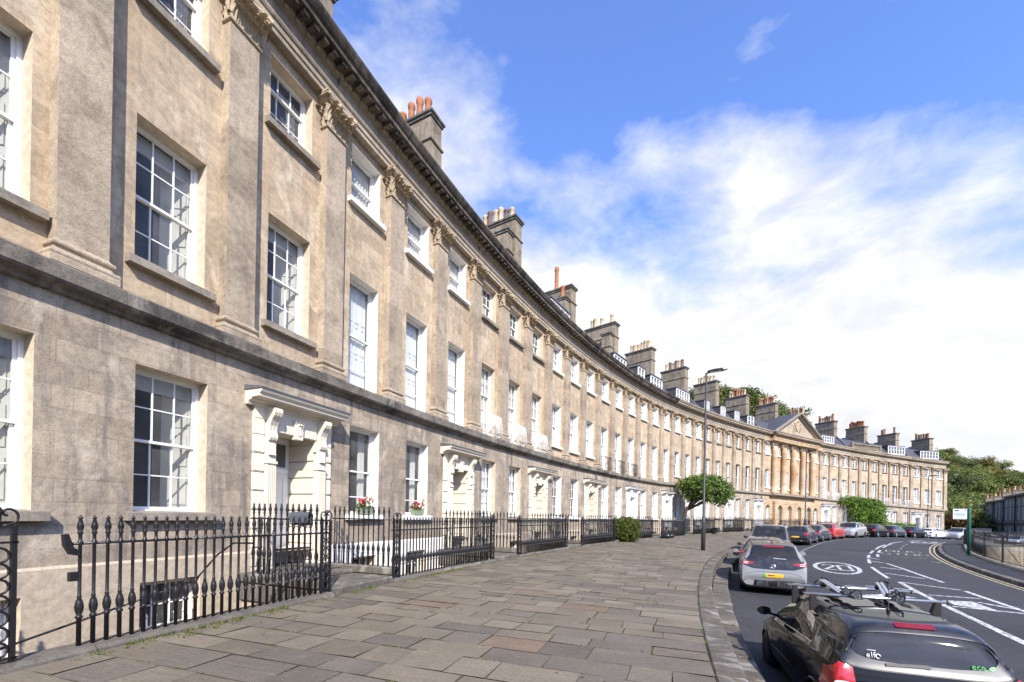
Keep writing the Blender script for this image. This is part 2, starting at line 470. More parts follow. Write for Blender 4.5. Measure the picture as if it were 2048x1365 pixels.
for nm, c0, c1 in (('marking_white', (.64, .64, .63), (.05, .05, .055)), ('marking_yellow', (.60, .50, .27), (.08, .07, .06))):
    s = N(nm); uv = s.uv(rnd=False)
    w = s.ramp(s.noise(uv, 9., 8, .75), [(.40, 1), (.55, 0)])
    s.pbr(s.mix(w, c0, c1), .75, nrm=s.bump(s.noise(uv, 60., 3, .7), .3, .01))
s = N('marking_faded'); uv = s.uv(rnd=False)
w = s.ramp(s.noise(uv, 5., 8, .75), [(.42, 1), (.62, 0)])
s.pbr(s.mix(w, (.62, .55, .42), (.05, .05, .055)), .8)
s = N('ground_soil'); uv = s.uv(rnd=False)
nz = s.noise(uv, .15, 8, .65)
s.pbr(s.ramp(nz, [(.35, (.075, .07, .055)), (.65, (.07, .085, .035))]), .95, nrm=s.bump(s.noise(uv, 2., 6), .5, .1))
s = N('hill_green'); uv = s.uv(rnd=False)
nz = s.noise(uv, .12, 8, .7)
s.pbr(s.ramp(nz, [(.35, (.018, .03, .010)), (.65, (.045, .065, .018))]), .95)
def leafmat(name, stops, trans=.25):
    s = N(name)
    at = s.n('ShaderNodeAttribute'); at.attribute_name = 'tint'
    sp = s.n('ShaderNodeSeparateColor'); s.set(sp, 0, at.outputs['Color'])
    c = s.ramp(sp.outputs[0], stops)
    oi = s.n('ShaderNodeObjectInfo')
    c = s.mix(1., c, s.ramp(oi.outputs['Random'], [(0, (.8, .85, .8)), (1, (1.15, 1.08, 1.05))]), 'MULTIPLY')
    d = s.n('ShaderNodeBsdfPrincipled'); s.set(d, 'Base Color', c); s.set(d, 'Roughness', .5); s.set(d, 'Specular IOR Level', .35)
    t = s.n('ShaderNodeBsdfTranslucent'); s.set(t, 'Color', s.mix(1., c, (1.2, 1.25, .6), 'MULTIPLY'))
    mx = s.n('ShaderNodeMixShader'); s.set(mx, 0, trans); s.t.links.new(d.outputs[0], mx.inputs[1]); s.t.links.new(t.outputs[0], mx.inputs[2])
    s.surf(mx.outputs[0])
leafmat('leaf_laurel', [(0, (.022, .055, .012)), (.4, (.07, .14, .025)), (.8, (.14, .235, .035)), (1, (.24, .25, .05))])
leafmat('leaf_bright', [(0, (.03, .07, .008)), (.5, (.10, .19, .02)), (1, (.22, .33, .05))], .35)
leafmat('leaf_privet', [(0, (.03, .05, .008)), (.5, (.09, .12, .015)), (1, (.19, .20, .03))])
leafmat('leaf_dark', [(0, (.028, .044, .014)), (.5, (.08, .11, .03)), (1, (.16, .165, .05))])
leafmat('leaf_mid', [(0, (.05, .085, .018)), (.5, (.14, .185, .04)), (1, (.27, .26, .065))])
leafmat('leaf_wood', [(0, (.045, .07, .018)), (.3, (.10, .14, .032)), (.55, (.18, .215, .05)), (.78, (.27, .245, .06)), (1, (.36, .21, .06))])
leafmat('leaf_autumn', [(0, (.05, .055, .014)), (.5, (.15, .135, .03)), (1, (.26, .18, .04))])
leafmat('leaf_rust', [(0, (.06, .025, .012)), (.5, (.15, .06, .02)), (1, (.10, .09, .02))])
leafmat('leaf_yellow', [(0, (.10, .10, .012)), (.5, (.24, .21, .02)), (1, (.32, .25, .03))])
leafmat('grass_blade', [(0, (.05, .08, .015)), (.5, (.11, .16, .03)), (1, (.24, .22, .06))], .35)
plain('bark', (.05, .04, .03), .9, var=.35, scale=14., bump=.6)

# ------------------------------------------------------------------ houses
OG = .12            # ground floor wall stands this far out from the upper wall
WC = .60            # window centre within its bay
SHARED = {}
def shared(key, fn):
    if key not in SHARED: SHARED[key] = fn()
    return SHARED[key]

def mesh_of(mb, name, mats):
    o = mb.build(name, mats)
    me = o.data
    bpy.data.objects.remove(o)
    return me

def kid(name, me, parent, M):
    """child mesh placed with a world matrix"""
    return place(name, me, parent, M)

def sash_mesh(w, h, cols, rows_t, rows_b, brown=False):
    """sliding sash window in local coordinates: x along the wall, y inwards, z up; origin at the middle of the opening's bottom"""
    def f():
        mb = MB(); hw = w / 2; fr = .045
        for x0, x1 in ((-hw, -hw + .06), (hw - .06, hw)): mb.box(x0, x1, -.02, .11, 0, h)
        mb.box(-hw + .06, hw - .06, -.02, .11, h - .05, h); mb.box(-hw + .06, hw - .06, -.03, .11, 0, .05)
        zt = h * rows_b / (rows_t + rows_b) if cols else h * .5
        x0, x1 = -hw + .06, hw - .06
        for (za, zb, yy, rows) in ((.05, zt + .02, .055, rows_b), (zt - .02, h - .05, .01, rows_t)):
            y0, y1 = yy, yy + .038
            mb.box(x0, x0 + fr, y0, y1, za, zb); mb.box(x1 - fr, x1, y0, y1, za, zb)
            mb.box(x0 + fr, x1 - fr, y0, y1, za, za + fr); mb.box(x0 + fr, x1 - fr, y0, y1, zb - fr, zb)
            if not cols and za < .1:
                mb.box(x0 + fr, x1 - fr, y0 + .005, y1 - .005, h * .2, h * .2 + .03)
            if cols:
                for i in range(1, cols):
                    xx = x0 + (x1 - x0) * i / cols
                    mb.box(xx - .011, xx + .011, y0 + .004, y1 - .004, za + fr, zb - fr)
                for i in range(1, rows):
                    zz = za + (zb - za) * i / rows
                    mb.box(x0 + fr, x1 - fr, y0 + .007, y1 - .007, zz - .011, zz + .011)
        return mesh_of(mb, 'window', 'sash_brown' if brown else 'paint_white')
    return shared(('sash', round(w, 2), round(h, 2), cols, rows_t, rows_b, brown), f)

def pane_mesh(w, h, zt):
    def f():
        mb = MB(); hw = w / 2 - .07
        mb.quad((-hw, .075, .06), (hw, .075, .06), (hw, .075, zt), (-hw, .075, zt))
        mb.quad((-hw, .03, zt), (hw, .03, zt), (hw, .03, h - .06), (-hw, .03, h - .06))
        return mesh_of(mb, 'pane', 'glass')
    return shared(('pane', round(w, 2), round(h, 2), round(zt, 2)), f)

def sill_mesh(w, white):
    def f():
        mb = MB(); hw = w / 2 + .14
        mb.prism([(-.15, 0), (.12, .03), (.12, -.13), (-.15, -.13)], -hw, hw, ax='x')
        return mesh_of(mb, 'sill', 'paint_white' if white else 'stone_string_far')
    return shared(('sill', round(w, 2), white), f)

def drape_mesh(w, h, kind, seed):
    def f():
        mb = MB(); r = random.Random(seed); hw = w / 2 - .06
        if kind == 'curtain':
            for sd in (-1, 1):
                cw = hw * r.uniform(.3, .5); n = 26
                rows = []
                for zz in (.06, h * .5, h - .06):
                    rows.append([(sd * (hw - cw * i / n), .26 + .035 * math.sin(i * 1.25 + seed) + .012 * math.sin(i * 2.9), zz) for i in range(n + 1)])
                mb.sweep(rows, smooth=True)
            return mesh_of(mb, 'curtain', 'curtain')
        if kind == 'cased':                      # roller blind pulled up, shutter cases splayed at the sides
            mb.box(-hw, hw, .16, .2, h * .87, h - .05)
            for sd in (-1, 1):
                mb.prism([(sd * hw, .12), (sd * (hw - .02), .12), (sd * (hw - .26), .55), (sd * (hw - .24), .56)][::sd], .05, h - .05, ax='z')
                for z0, z1 in ((.15, h * .3), (h * .36, h * .6), (h * .66, h - .4)):
                    mb.prism([(sd * (hw - .045), .14), (sd * (hw - .055), .135), (sd * (hw - .215), .44), (sd * (hw - .2), .45)][::sd], z0, z1, ax='z')
            return mesh_of(mb, 'shutter_case', 'blind')
        if kind == 'net':
            n = 40; rows = []
            for zz in (.06, h - .06):
                rows.append([(-hw + 2 * hw * i / n, .135 + .022 * math.sin(i * 1.5 + seed), zz) for i in range(n + 1)])
            mb.sweep(rows, smooth=True)
            return mesh_of(mb, 'curtain', 'curtain')
        if kind == 'blind':
            mb.box(-hw, hw, .2, .215, h * r.uniform(.72, .86), h - .05)
            return mesh_of(mb, 'blind', 'blind')
        if kind == 'shutter':
            for sd in (-1, 1):
                a, b = sorted((sd * .006, sd * (hw - .01)))
                mb.box(a, b, .15, .18, .05, h - .05)
                m = (a + b) / 2
                mb.box(m - .006, m + .006, .143, .15, .05, h - .05)
                for z0, z1 in ((.15, h * .33), (h * .37, h * .62), (h * .66, h - .15)):
                    for p0, p1 in ((a + .05, m - .04), (m + .04, b - .05)):
                        mb.box(p0, p1, .132, .15, z0, z0 + .02); mb.box(p0, p1, .132, .15, z1 - .02, z1)
                        mb.box(p0, p0 + .02, .132, .15, z0 + .02, z1 - .02); mb.box(p1 - .02, p1, .132, .15, z0 + .02, z1 - .02)
            return mesh_of(mb, 'shutter', 'shutter_white')
    return shared(('drape', kind, round(w, 2), round(h, 2), seed), f)

def window(house, k, o, z0, w, h, cols, rt, rb, rec, sill=True, white=False, drape=None, seed=0, brown=False):
    """window set rec metres behind the wall face at offset o"""
    M = frame(k, o - rec, z0)
    win = kid('window', sash_mesh(w, h, cols, rt, rb, brown), house, M)
    zt = h * rb / (rt + rb) if cols else h * .5
    kid('pane', pane_mesh(w, h, zt), win, M)
    if sill: kid('sill', sill_mesh(w, white), win, frame(k, o, z0 - .01))
    if drape: kid({'net': 'curtain', 'cased': 'shutter_case'}.get(drape, drape), drape_mesh(w, h, drape, seed), win, M)
    return win

# --- leafy pilaster capital
def leaf_strip(mb, M, w, h, out):
    n = 6; rows = []
    for i in range(n + 1):
        t = i / n
        ww = w * (.8 + .5 * math.sin(PI * min(1, t * 1.15))) * (1 if t < .85 else .75) / 2
        y = -out * (t ** 2.2) * 1.0
        z = h * (t if t < .8 else .8 + .12 * math.sin((t - .8) / .2 * PI / 2) - .16 * max(0, (t - .86) / .14))
        if t > .85: y -= out * .35
        wob = 1 + .12 * (i % 2)
        rows.append([M @ Vector((x * wob, y + dy, z)) for x, dy in ((-ww, .03), (-ww * .55, -.012), (-ww * .2, .006), (0, -.03), (ww * .2, .006), (ww * .55, -.012), (ww, .03))])
    mb.sweep([[tuple(p) for p in r] for r in rows], smooth=False)

def volute(mb, M, r0, n=22, th=.03):
    pts = []
    for i in range(n):
        a = i * .42; r = r0 * (1 - i / (n + 3))
        pts.append(tuple(M @ Vector((r * math.cos(a), 0, r * math.sin(a)))))
    mb.tube(pts, [th * (1 - .5 * i / n) for i in range(n)], 5)

def capital_mesh(depth=.22, hw=.32, H=.74, rnd=False):
    def f():
        mb = MB()
        # astragal, bell, abacus with a hollowed front
        mb.box(-hw - .035, hw + .035, -depth - .035, 0, -.05, 0, bev=.015)
        rows = []
        for z, g in ((0, -.02), (H * .4, 0), (H * .75, .04), (H * .88, .10)):
            rows.append([(-hw - g, 0, z), (-hw - g, -depth - g, z), (hw + g, -depth - g, z), (hw + g, 0, z)])
        mb.sweep(rows)
        ab = []
        for i in range(9):
            t = -1 + 2 * i / 8
            ab.append((t * (hw + .17), -depth - .17 + .09 * (1 - t * t)))
        for z0, z1, g in ((H * .88, H * .93, -.02), (H * .93, H, .015)):
            mb.prism([(p[0] * (1 + g), p[1] * (1 + g)) for p in ab] + [(hw + .14, 0), (-hw - .14, 0)], z0, z1, ax='z')
        for j, (zz, hh, xs, ou, ww) in enumerate(((0, H * .42, (-.24, -.08, .08, .24), .11, .17), (H * .12, H * .55, (-.32, -.16, 0, .16, .32), .16, .17), (H * .45, H * .40, (-.25, .25), .14, .14))):
            for x in xs:
                leaf_strip(mb, Matrix.Translation((x * hw / .32, -depth - .015, zz)), ww, hh, ou * 1.35)
        for sd in (-1, 1):
            for j, (zz, hh, yy, ou) in enumerate(((0, H * .42, -depth * .5, .1), (H * .12, H * .55, -depth * .2, .14), (H * .12, H * .55, -depth * .9, .14))):
                leaf_strip(mb, Matrix.Translation((sd * (hw + .015), yy, zz)) @ Matrix.Rotation(sd * PI / 2, 4, 'Z'), .15, hh, ou)
            volute(mb, Matrix.Translation((sd * (hw + .06), -depth - .12, H * .80)) @ Matrix.Rotation(sd * -.75, 4, 'Z') @ Matrix.Scale(sd, 4, (1, 0, 0)), .105, th=.036)
            volute(mb, Matrix.Translation((sd * .09, -depth - .07, H * .80)) @ Matrix.Scale(-sd, 4, (1, 0, 0)), .065, th=.024)
        mb.lathe([(.0, -.03), (.05, -.02), (.065, .01), (.03, .04), (0, .05)], 8, (0, -depth - .12, H * .94), ax='y')
        return mesh_of(mb, 'capital', 'stone_carved')
    return shared(('capital', depth, hw, H), f)

def pilaster_mesh():
    def f():
        mb = MB(); hw = .315; d = .215
        mb.box(-hw, hw, -d, 0, 5.46, 11.36)
        def ring(g, z): return [(-hw - g, 0, z), (-hw - g, -d - g, z), (hw + g, -d - g, z), (hw + g, 0, z)]
        mb.sweep([ring(0, 5.47), ring(.02, 5.44), ring(.055, 5.42), ring(.062, 5.395), ring(.055, 5.37), ring(.03, 5.35), ring(.025, 5.32), ring(.05, 5.29), ring(.095, 5.27), ring(.105, 5.235), ring(.095, 5.20), ring(.10, 5.19), ring(.10, 5.10)])
        return mesh_of(mb, 'pilaster', 'stone_pilaster')
    return shared('pilaster', f)

def column_mesh():
    def f():
        mb = MB(); r = .36
        pr = [(r + .14, 5.10), (r + .14, 5.2), (r + .10, 5.22), (r + .12, 5.27), (r + .05, 5.33), (r + .07, 5.38), (r, 5.46)]
        for i in range(9): t = i / 8; pr.append((r - .05 * t * t, 5.46 + 5.9 * t))
        mb.lathe(pr, 20)
        return mesh_of(mb, 'column', 'stone_warm')
    return shared('column', f)

def profile_sweep(mb, k0, k1, prof, step=.125, mi=0, caps=True):
    """sweep an (o, z) profile along the front"""
    n = max(2, int(round((k1 - k0) / step)) + 1)
    ks = [k0 + (k1 - k0) * i / (n - 1) for i in range(n)]
    L = [0]
    for i in range(1, len(prof)): L.append(L[-1] + math.hypot(prof[i][0] - prof[i - 1][0], prof[i][1] - prof[i - 1][1]))
    rows = [[W(k, o, z) for o, z in prof] for k in ks]
    for i in range(n - 1):
        for j in range(len(prof) - 1):
            u0, u1 = ks[i] * BW, ks[i + 1] * BW
            mb.add([rows[i][j], rows[i + 1][j], rows[i + 1][j + 1], rows[i][j + 1]], [(0, 1, 2, 3)], mi, False, [[(u0, L[j]), (u1, L[j]), (u1, L[j + 1]), (u0, L[j + 1])]])
    if caps:
        for r, f in ((rows[0], 1), (rows[-1], 0)):
            idx = list(range(len(prof)))
            mb.add(r, [tuple(idx if f else idx[::-1])], mi)

def wall_panel(mb, k0, k1, o, z0, z1, holes, mi=0, mr=1, depth=.3, step=.5):
    """wall face from k0 to k1 with rectangular holes (ka, kb, za, zb, depth, reveal material) and their reveals"""
    ks = sorted(set([k0, k1] + [h[0] for h in holes] + [h[1] for h in holes] + [k0 + step * i for i in range(1, int((k1 - k0) / step) + 1) if k0 + step * i < k1 - .02]))
    zs = sorted(set([z0, z1] + [h[2] for h in holes] + [h[3] for h in holes]))
    for a, b in zip(ks[:-1], ks[1:]):
        if b - a < 1e-6: continue
        for c, d in zip(zs[:-1], zs[1:]):
            km, zm = (a + b) / 2, (c + d) / 2
            if any(h[0] < km < h[1] and h[2] < zm < h[3] for h in holes): continue
            mb.add([W(a, o, c), W(b, o, c), W(b, o, d), W(a, o, d)], [(0, 1, 2, 3)], mi, False,
                   [[(a * BW, c), (b * BW, c), (b * BW, d), (a * BW, d)]])
    for h in holes:
        ka, kb, za, zb = h[:4]; dp = h[4] if len(h) > 4 else depth; m = h[5] if len(h) > 5 else mr
        A = [W(ka, o, za), W(kb, o, za), W(kb, o, zb), W(ka, o, zb)]
        wa, wb = (kb - ka) * BW, zb - za
        M0 = frame((ka + kb) / 2, o)
        ix, iy = -math.cos(TH((ka + kb) / 2)) * dp, math.sin(TH((ka + kb) / 2)) * dp
        B = [(p[0] + ix, p[1] + iy, p[2]) for p in A]
        for i in range(4):
            j = (i + 1) % 4
            l = wa if i in (0, 2) else wb
            mb.add([A[i], A[j], B[j], B[i]], [(0, 1, 2, 3)], m, False, [[(0, 0), (l, 0), (l, dp), (0, dp)]])

def arch_holes(mb, kc, hwk, z0, zs, o, dp, mr, n=10):
    pass

def balconet_mesh(w, white):
    def f():
        mb = MB(); hw = w / 2; d = .38; h = .95
        def out(z):                       # bars bulge outwards near the bottom
            return -d * (.62 + .38 * math.sin(PI * min(1, max(0, (1 - z / h))) ** 1) ) if False else -d * (1 - .25 * (z / h) ** 2)
        n = 13
        for i in range(n):
            x = -hw + 2 * hw * i / (n - 1)
            mb.tube([(x, -d * .8, .04), (x, -d * 1.04, .2), (x, -d * .98, .5), (x, -d * .8, h)], .009, 5)
        for sd in (-1, 1):
            for i in range(1, 4):
                y = -d * .8 * i / 4
                mb.tube([(sd * hw, y, .04), (sd * hw, y, h)], .009, 5)
        for z in (.04, h):
            mb.box(-hw, hw, -d * .8 - .014, -d * .8 + .014, z - .012, z + .012)
            for sd in (-1, 1): mb.box(sd * hw - .014, sd * hw + .014, -d * .8 + .014, .0, z - .012, z + .012)
        for i in range(n - 1):            # little hoops along the top
            x = -hw + 2 * hw * (i + .5) / (n - 1); r = hw / (n - 1)
            mb.tube([(x + r * math.cos(a), -d * .8, h - .1 + r * math.sin(a)) for a in [PI * q / 6 for q in range(7)]], .006, 4)
        return mesh_of(mb, 'balconet', 'paint_white' if white else 'iron_black')
    return shared(('balconet', round(w, 2), white), f)

def doorcase_mesh(mat):
    """painted door surround, local: x along, y inwards, z up from the threshold level"""
    def f():
        mb = MB()
        # rusticated outer jamb strips
        for sd in (-1, 1):
            z = 0.
            while z < 3.28:
                a, b = sorted((sd * .93, sd * 1.2))
                mb.box(a, b, -.075, .0, z + .012, z + .395, bev=.018)
                a, b = sorted((sd * .94, sd * 1.19))
                mb.box(a, b, -.045, .0, z - .001, z + .012)
                z += .41
            a, b = sorted((sd * .66, sd * .925))
            mb.box(a, b, -.16, .0, 0, .34); mb.box(a + .015, b - .015, -.145, .0, .34, 3.2)
            for i in range(5):                        # raised fillets between flutes
                x = a + .03 + (b - a - .06) * i / 4
                mb.box(x - .013, x + .013, -.168, -.145, .42, 2.62)
            mb.box(a - .01, b + .01, -.18, .0, 2.66, 2.72)
            mb.box(a - .01, b + .01, -.175, 0, .34, .38)
            # inner recess walls, rusticated
            z = 0.
            while z < 3.2:
                a2, b2 = sorted((sd * .625, sd * .665))
                mb.box(a2, b2, .0, .82, z + .012, z + .395, bev=.014)
                z += .41
        # frieze and lintel of wedge stones
        mb.box(-1.2, 1.2, -.08, .0, 3.62, 3.86); mb.box(-.66, -.62, -.08, 0, 3.1, 3.62); mb.box(.62, .66, -.08, 0, 3.1, 3.62); mb.box(-1.2, -.93, -.07, 0, 3.28, 3.62); mb.box(.93, 1.2, -.07, 0, 3.28, 3.62)
        for i in range(5):
            x0 = -.63 + 1.26 * i / 5
            mb.box(x0 + .01, x0 + 1.26 / 5 - .01, -.11, -.0, 3.38, 3.617, bev=.015)
        mb.box(-.66, .66, .0, .82, 3.44, 3.50)
        return mesh_of(mb, 'door_surround', mat)
    return shared(('doorcase', mat), f)

def keystone_mesh(mat):
    def f():
        mb = MB()
        mb.prism([(-.11, 3.30), (.11, 3.30), (.15, 3.74), (-.15, 3.74)], -.17, -.0)
        leaf_strip(mb, Matrix.Translation((0, -.175, 3.40)), .20, .30, .05)
        for sd in (-1, 1): volute(mb, Matrix.Translation((sd * .075, -.18, 3.66)) @ Matrix.Scale(sd, 4, (1, 0, 0)), .055, 14, .018)
        return mesh_of(mb, 'keystone', mat)
    return shared(('keystone', mat), f)

def hood_mesh(mat):
    def f():
        mb = MB()
        prof = [(0, 3.86), (-.10, 3.86), (-.12, 3.93), (-.2, 3.95), (-.23, 3.99), (-.44, 4.0), (-.44, 4.05), (-.50, 4.09), (-.52, 4.13), (-.52, 4.145), (0, 4.145)]
        def ring(x, g): return [(x, y, z) for y, z in prof]
        rows = [[(-1.40 - (y * .0), y, z) for y, z in prof], [(1.40, y, z) for y, z in prof]]
        mb.sweep(rows); mb.add(rows[0], [tuple(range(len(prof)))]); mb.add(rows[1], [tuple(range(len(prof) - 1, -1, -1))])
        mb.box(-1.42, 1.42, -.54, .0, 4.149, 4.18, 1); mb.prism([(-.54, 4.18), (0, 4.26), (0, 4.18)], -1.42, 1.42, 1, ax='x')
        return mesh_of(mb, 'hood', [mat, 'lead_grey'])
    return shared(('hood', mat), f)

def console_mesh(mat):
    def f():
        mb = MB()
        pr = [(0, 3.86), (-.42, 3.86), (-.44, 3.78), (-.40, 3.70), (-.31, 3.62), (-.24, 3.50), (-.22, 3.38), (-.25, 3.30), (-.27, 3.24), (-.24, 3.18), (-.18, 3.15), (0, 3.12)]
        for x0, x1, g in ((-.13, -.07, 0), (-.07, -.03, .02), (-.03, .03, 0), (.03, .07, .02), (.07, .13, 0)):
            mb.prism([(y + (g if y < 0 else 0), z) for y, z in pr], x0, x1, ax='x')
        for x in (-.135, .135):
            Mx = Matrix.Translation((x, -.34, 3.76)) @ Matrix.Rotation(PI / 2, 4, 'Z')
            volute(mb, Mx, .085, 16, .018)
        for x in (-.075, 0, .075): leaf_strip(mb, Matrix.Translation((x, -.165, 3.12)) @ Matrix.Scale(-1, 4, (0, 0, 1)) , .11, .34, .06)
        return mesh_of(mb, 'console', mat)
    return shared(('console', mat), f)

def door_mesh(mat):
    def f():
        mb = MB()
        mb.box(-.62, .62, .80, .84, 0, 3.13, 0)
        mb.box(-.50, .50, .765, .80, 0, 2.28, 1)
        for z0, z1 in ((.12, .62), (.72, 1.2), (1.3, 2.15)):
            for x0, x1 in ((-.42, -.05), (.05, .42)):
                mb.box(x0, x1, .75, .765, z0, z0 + .03, 1); mb.box(x0, x1, .75, .765, z1 - .03, z1, 1)
                mb.box(x0, x0 + .03, .75, .765, z0 + .03, z1 - .03, 1); mb.box(x1 - .03, x1, .75, .765, z0 + .03, z1 - .03, 1)
        mb.box(-.53, .53, .74, .80, 2.28, 2.37, 0)
        mb.box(-.48, .48, .78, .80, 2.42, 2.98, 2)
        for x in (-.16, .16): mb.box(x - .012, x + .012, .765, .78, 2.42, 2.98, 0)
        mb.lathe([(0, -.05), (.03, -.045), (.035, -.02), (.015, 0)], 8, (.40, .75, 1.05), ax='y', mi=3)
        return mesh_of(mb, 'door', ['paint_white', mat, 'room_dark', 'aluminium'])
    return shared(('door', mat), f)
W1 = dict(w=1.16, z0=5.83, h=2.45)       # first floor windows
W2 = dict(w=1.16, z0=10.30, h=1.53)      # second floor windows
W0 = dict(w=1.20, z0=1.56, h=2.48)       # ground floor windows
DX = .045
CHIM_TOP = {2: 16.0, 5: 19.05, 8: 19.3, 11: 18.75, 14: 18.85, 17: 18.9, 20: 18.8, 23: 18.85, 26: 18.45, 29: 18.6, 32: 18.1, 35: 18.05, 38: 18.1, 41: 17.85, 44: 17.8}
CHIM_POTS = {2: '', 5: 'ttttt', 8: 'bdbbdb', 11: 'T', 14: 'b..b.bb', 17: 'bbbbbb', 20: 'dbdbdb', 23: 'bbbbbb', 26: 'btbttbb', 29: 'bttbttbt', 32: 'btbbtbt', 35: 'tbbtbbbt', 38: 'tttttttt', 41: 'd...td', 44: 'tdtbtt'}
POTMAT = {'t': 'terracotta', 'b': 'pot_buff', 'd': 'pot_dark', 'T': 'terracotta'}

def pot_mesh(c):
    def f():
        mb = MB(); h = {'t': .95, 'b': .8, 'd': .85, 'T': 1.5}[c]
        mb.lathe([(.19, 0), (.185, .08), (.16, .12), (.14, h * .8), (.175, h * .86), (.175, h * .95), (.15, h), (.11, h), (.105, h * .6)], 10)
        return mesh_of(mb, 'chimney_pot', POTMAT[c])
    return shared(('pot', c), f)

def chimney(house, kb, top, pots, y0=2.0, y1=4.9, hw=.40, base=13.4):
    M = frame(kb + .02, 0)
    mb = MB()
    mb.box(-hw, hw, y0, y1, base, top - 1.30)
    mb.box(-hw - .07, hw + .07, y0 - .07, y1 + .07, top - 1.30, top - 1.18, bev=.03)
    mb.box(-hw + .01, hw - .01, y0 + .01, y1 - .01, top - 1.18, top - .24)
    mb.box(-hw - .05, hw + .05, y0 - .05, y1 + .05, top - .24, top - .15, 1)
    mb.box(-hw - .11, hw + .11, y0 - .11, y1 + .11, top - .15, top, 1, bev=.03)
    c = mb.build('chimney', ['stone_chimney', 'stone_coping'], house, M)
    n = len(pots); r = random.Random(kb * 7 + 1)
    for i, ch in enumerate(pots):
        if ch == '.': continue
        y = y0 + .28 + (y1 - y0 - .56) * (i + .5) / n
        s = r.uniform(.95, 1.3)
        place('chimney_pot', pot_mesh(ch), c, M @ Matrix.Translation((r.uniform(-.05, .05), y, top - .01)) @ Matrix.Diagonal((1, 1, s, 1)))
    return c

def dormer(house, k, w, z0, z1, kind):
    """box dormer in the mansard, local y inwards"""
    M = frame(k, 0)
    mb = MB(); hw = w / 2; y0 = .62
    mb.box(-hw - .06, hw + .06, y0 + .05, 3.4, z0, z1 - .02, 0)
    mb.box(-hw - .14, hw + .14, y0 - .1, 3.6, z1 - .02, z1 + .07, 1)
    d = mb.build('dormer', ['slate', 'lead_grey'], house, M)
    f = MB(); h = z1 - z0 - .04
    f.box(-hw - .06, -hw + .05, y0 - .03, y0 + .05, z0, z0 + h); f.box(hw - .05, hw + .06, y0 - .03, y0 + .05, z0, z0 + h)
    f.box(-hw + .05, hw - .05, y0 - .03, y0 + .05, z0, z0 + .1); f.box(-hw + .05, hw - .05, y0 - .03, y0 + .05, z0 + h - .09, z0 + h)
    n = max(1, int(round(w / .62)))
    for i in range(1, n):
        x = -hw + w * i / n; f.box(x - .05, x + .05, y0 - .025, y0 + .05, z0 + .1, z0 + h - .09)
    f.box(-hw + .05, hw - .05, y0 + .0, y0 + .05, z0 + h * .52 - .02, z0 + h * .52 + .02)
    f.build('dormer_window', 'paint_white', d, M)
    g = MB(); g.quad((-hw, y0 + .045, z0 + .08), (hw, y0 + .045, z0 + .08), (hw, y0 + .045, z0 + h - .05), (-hw, y0 + .045, z0 + h - .05))
    g.build('pane', 'glass', d, M)

def balustrade_mesh(w):
    def f():
        mb = MB(); hw = w / 2
        mb.box(-hw, hw, -.14, .14, 0, .16); mb.box(-hw, hw, -.16, .16, .86, 1.0)
        for sd in (-1, 1): mb.box(sd * hw - .16, sd * hw + .16, -.17, .17, 0, 1.1)
        n = int(w / .24)
        for i in range(1, n):
            mb.lathe([(.05, .16), (.09, .3), (.09, .38), (.045, .6), (.05, .76), (.07, .86)], 6, (-hw + w * i / n, 0, 0))
        return mesh_of(mb, 'balustrade', 'stone_chimney')
    return shared(('balus', w), f)

ENT = [(0, 12.10), (.20, 12.10), (.20, 12.22), (.228, 12.225), (.228, 12.36), (.26, 12.37), (.285, 12.42), (.285, 12.45), (.21, 12.46), (.21, 12.78), (.25, 12.80), (.33, 12.86), (.35, 12.93)]
COR = [(.35, 12.935), (.66, 12.95), (.67, 13.06), (.70, 13.07), (.73, 13.10), (.79, 13.19), (.81, 13.24), (.81, 13.27), (-.35, 13.40)]
STR = [(.10, 4.70), (.20, 4.72), (.235, 4.79), (.34, 4.81), (.37, 4.85), (.37, 5.05), (.33, 5.085), (-.01, 5.13)]

def entablature(house, k0, k1, dz=0, do=0., warm=False):
    mb = MB()
    profile_sweep(mb, k0, k1, [(o + (do if o > 0 else 0), z) for o, z in ENT], mi=0)
    profile_sweep(mb, k0, k1, [(o + (do if o > 0 else 0), z) for o, z in COR], mi=1)
    n = int((k1 - k0) * BW / .30)
    for i in range(n):
        k = k0 + (k1 - k0) * (i + .5) / n
        M = frame(k, do)
        mb.box(-.075, .075, -.60, -.34, 12.86, 12.945, 1, M)
        mb.box(-.05, .05, -.36, -.30, 12.80, 12.865, 0, M)
    for i in range(int((k1 - k0) * 2) + 1):
        pass
    mb.build('cornice', ['stone_warm' if warm else 'stone_cornice', 'stone_sooty' if k0 < 15 else 'stone_cornice'], house)

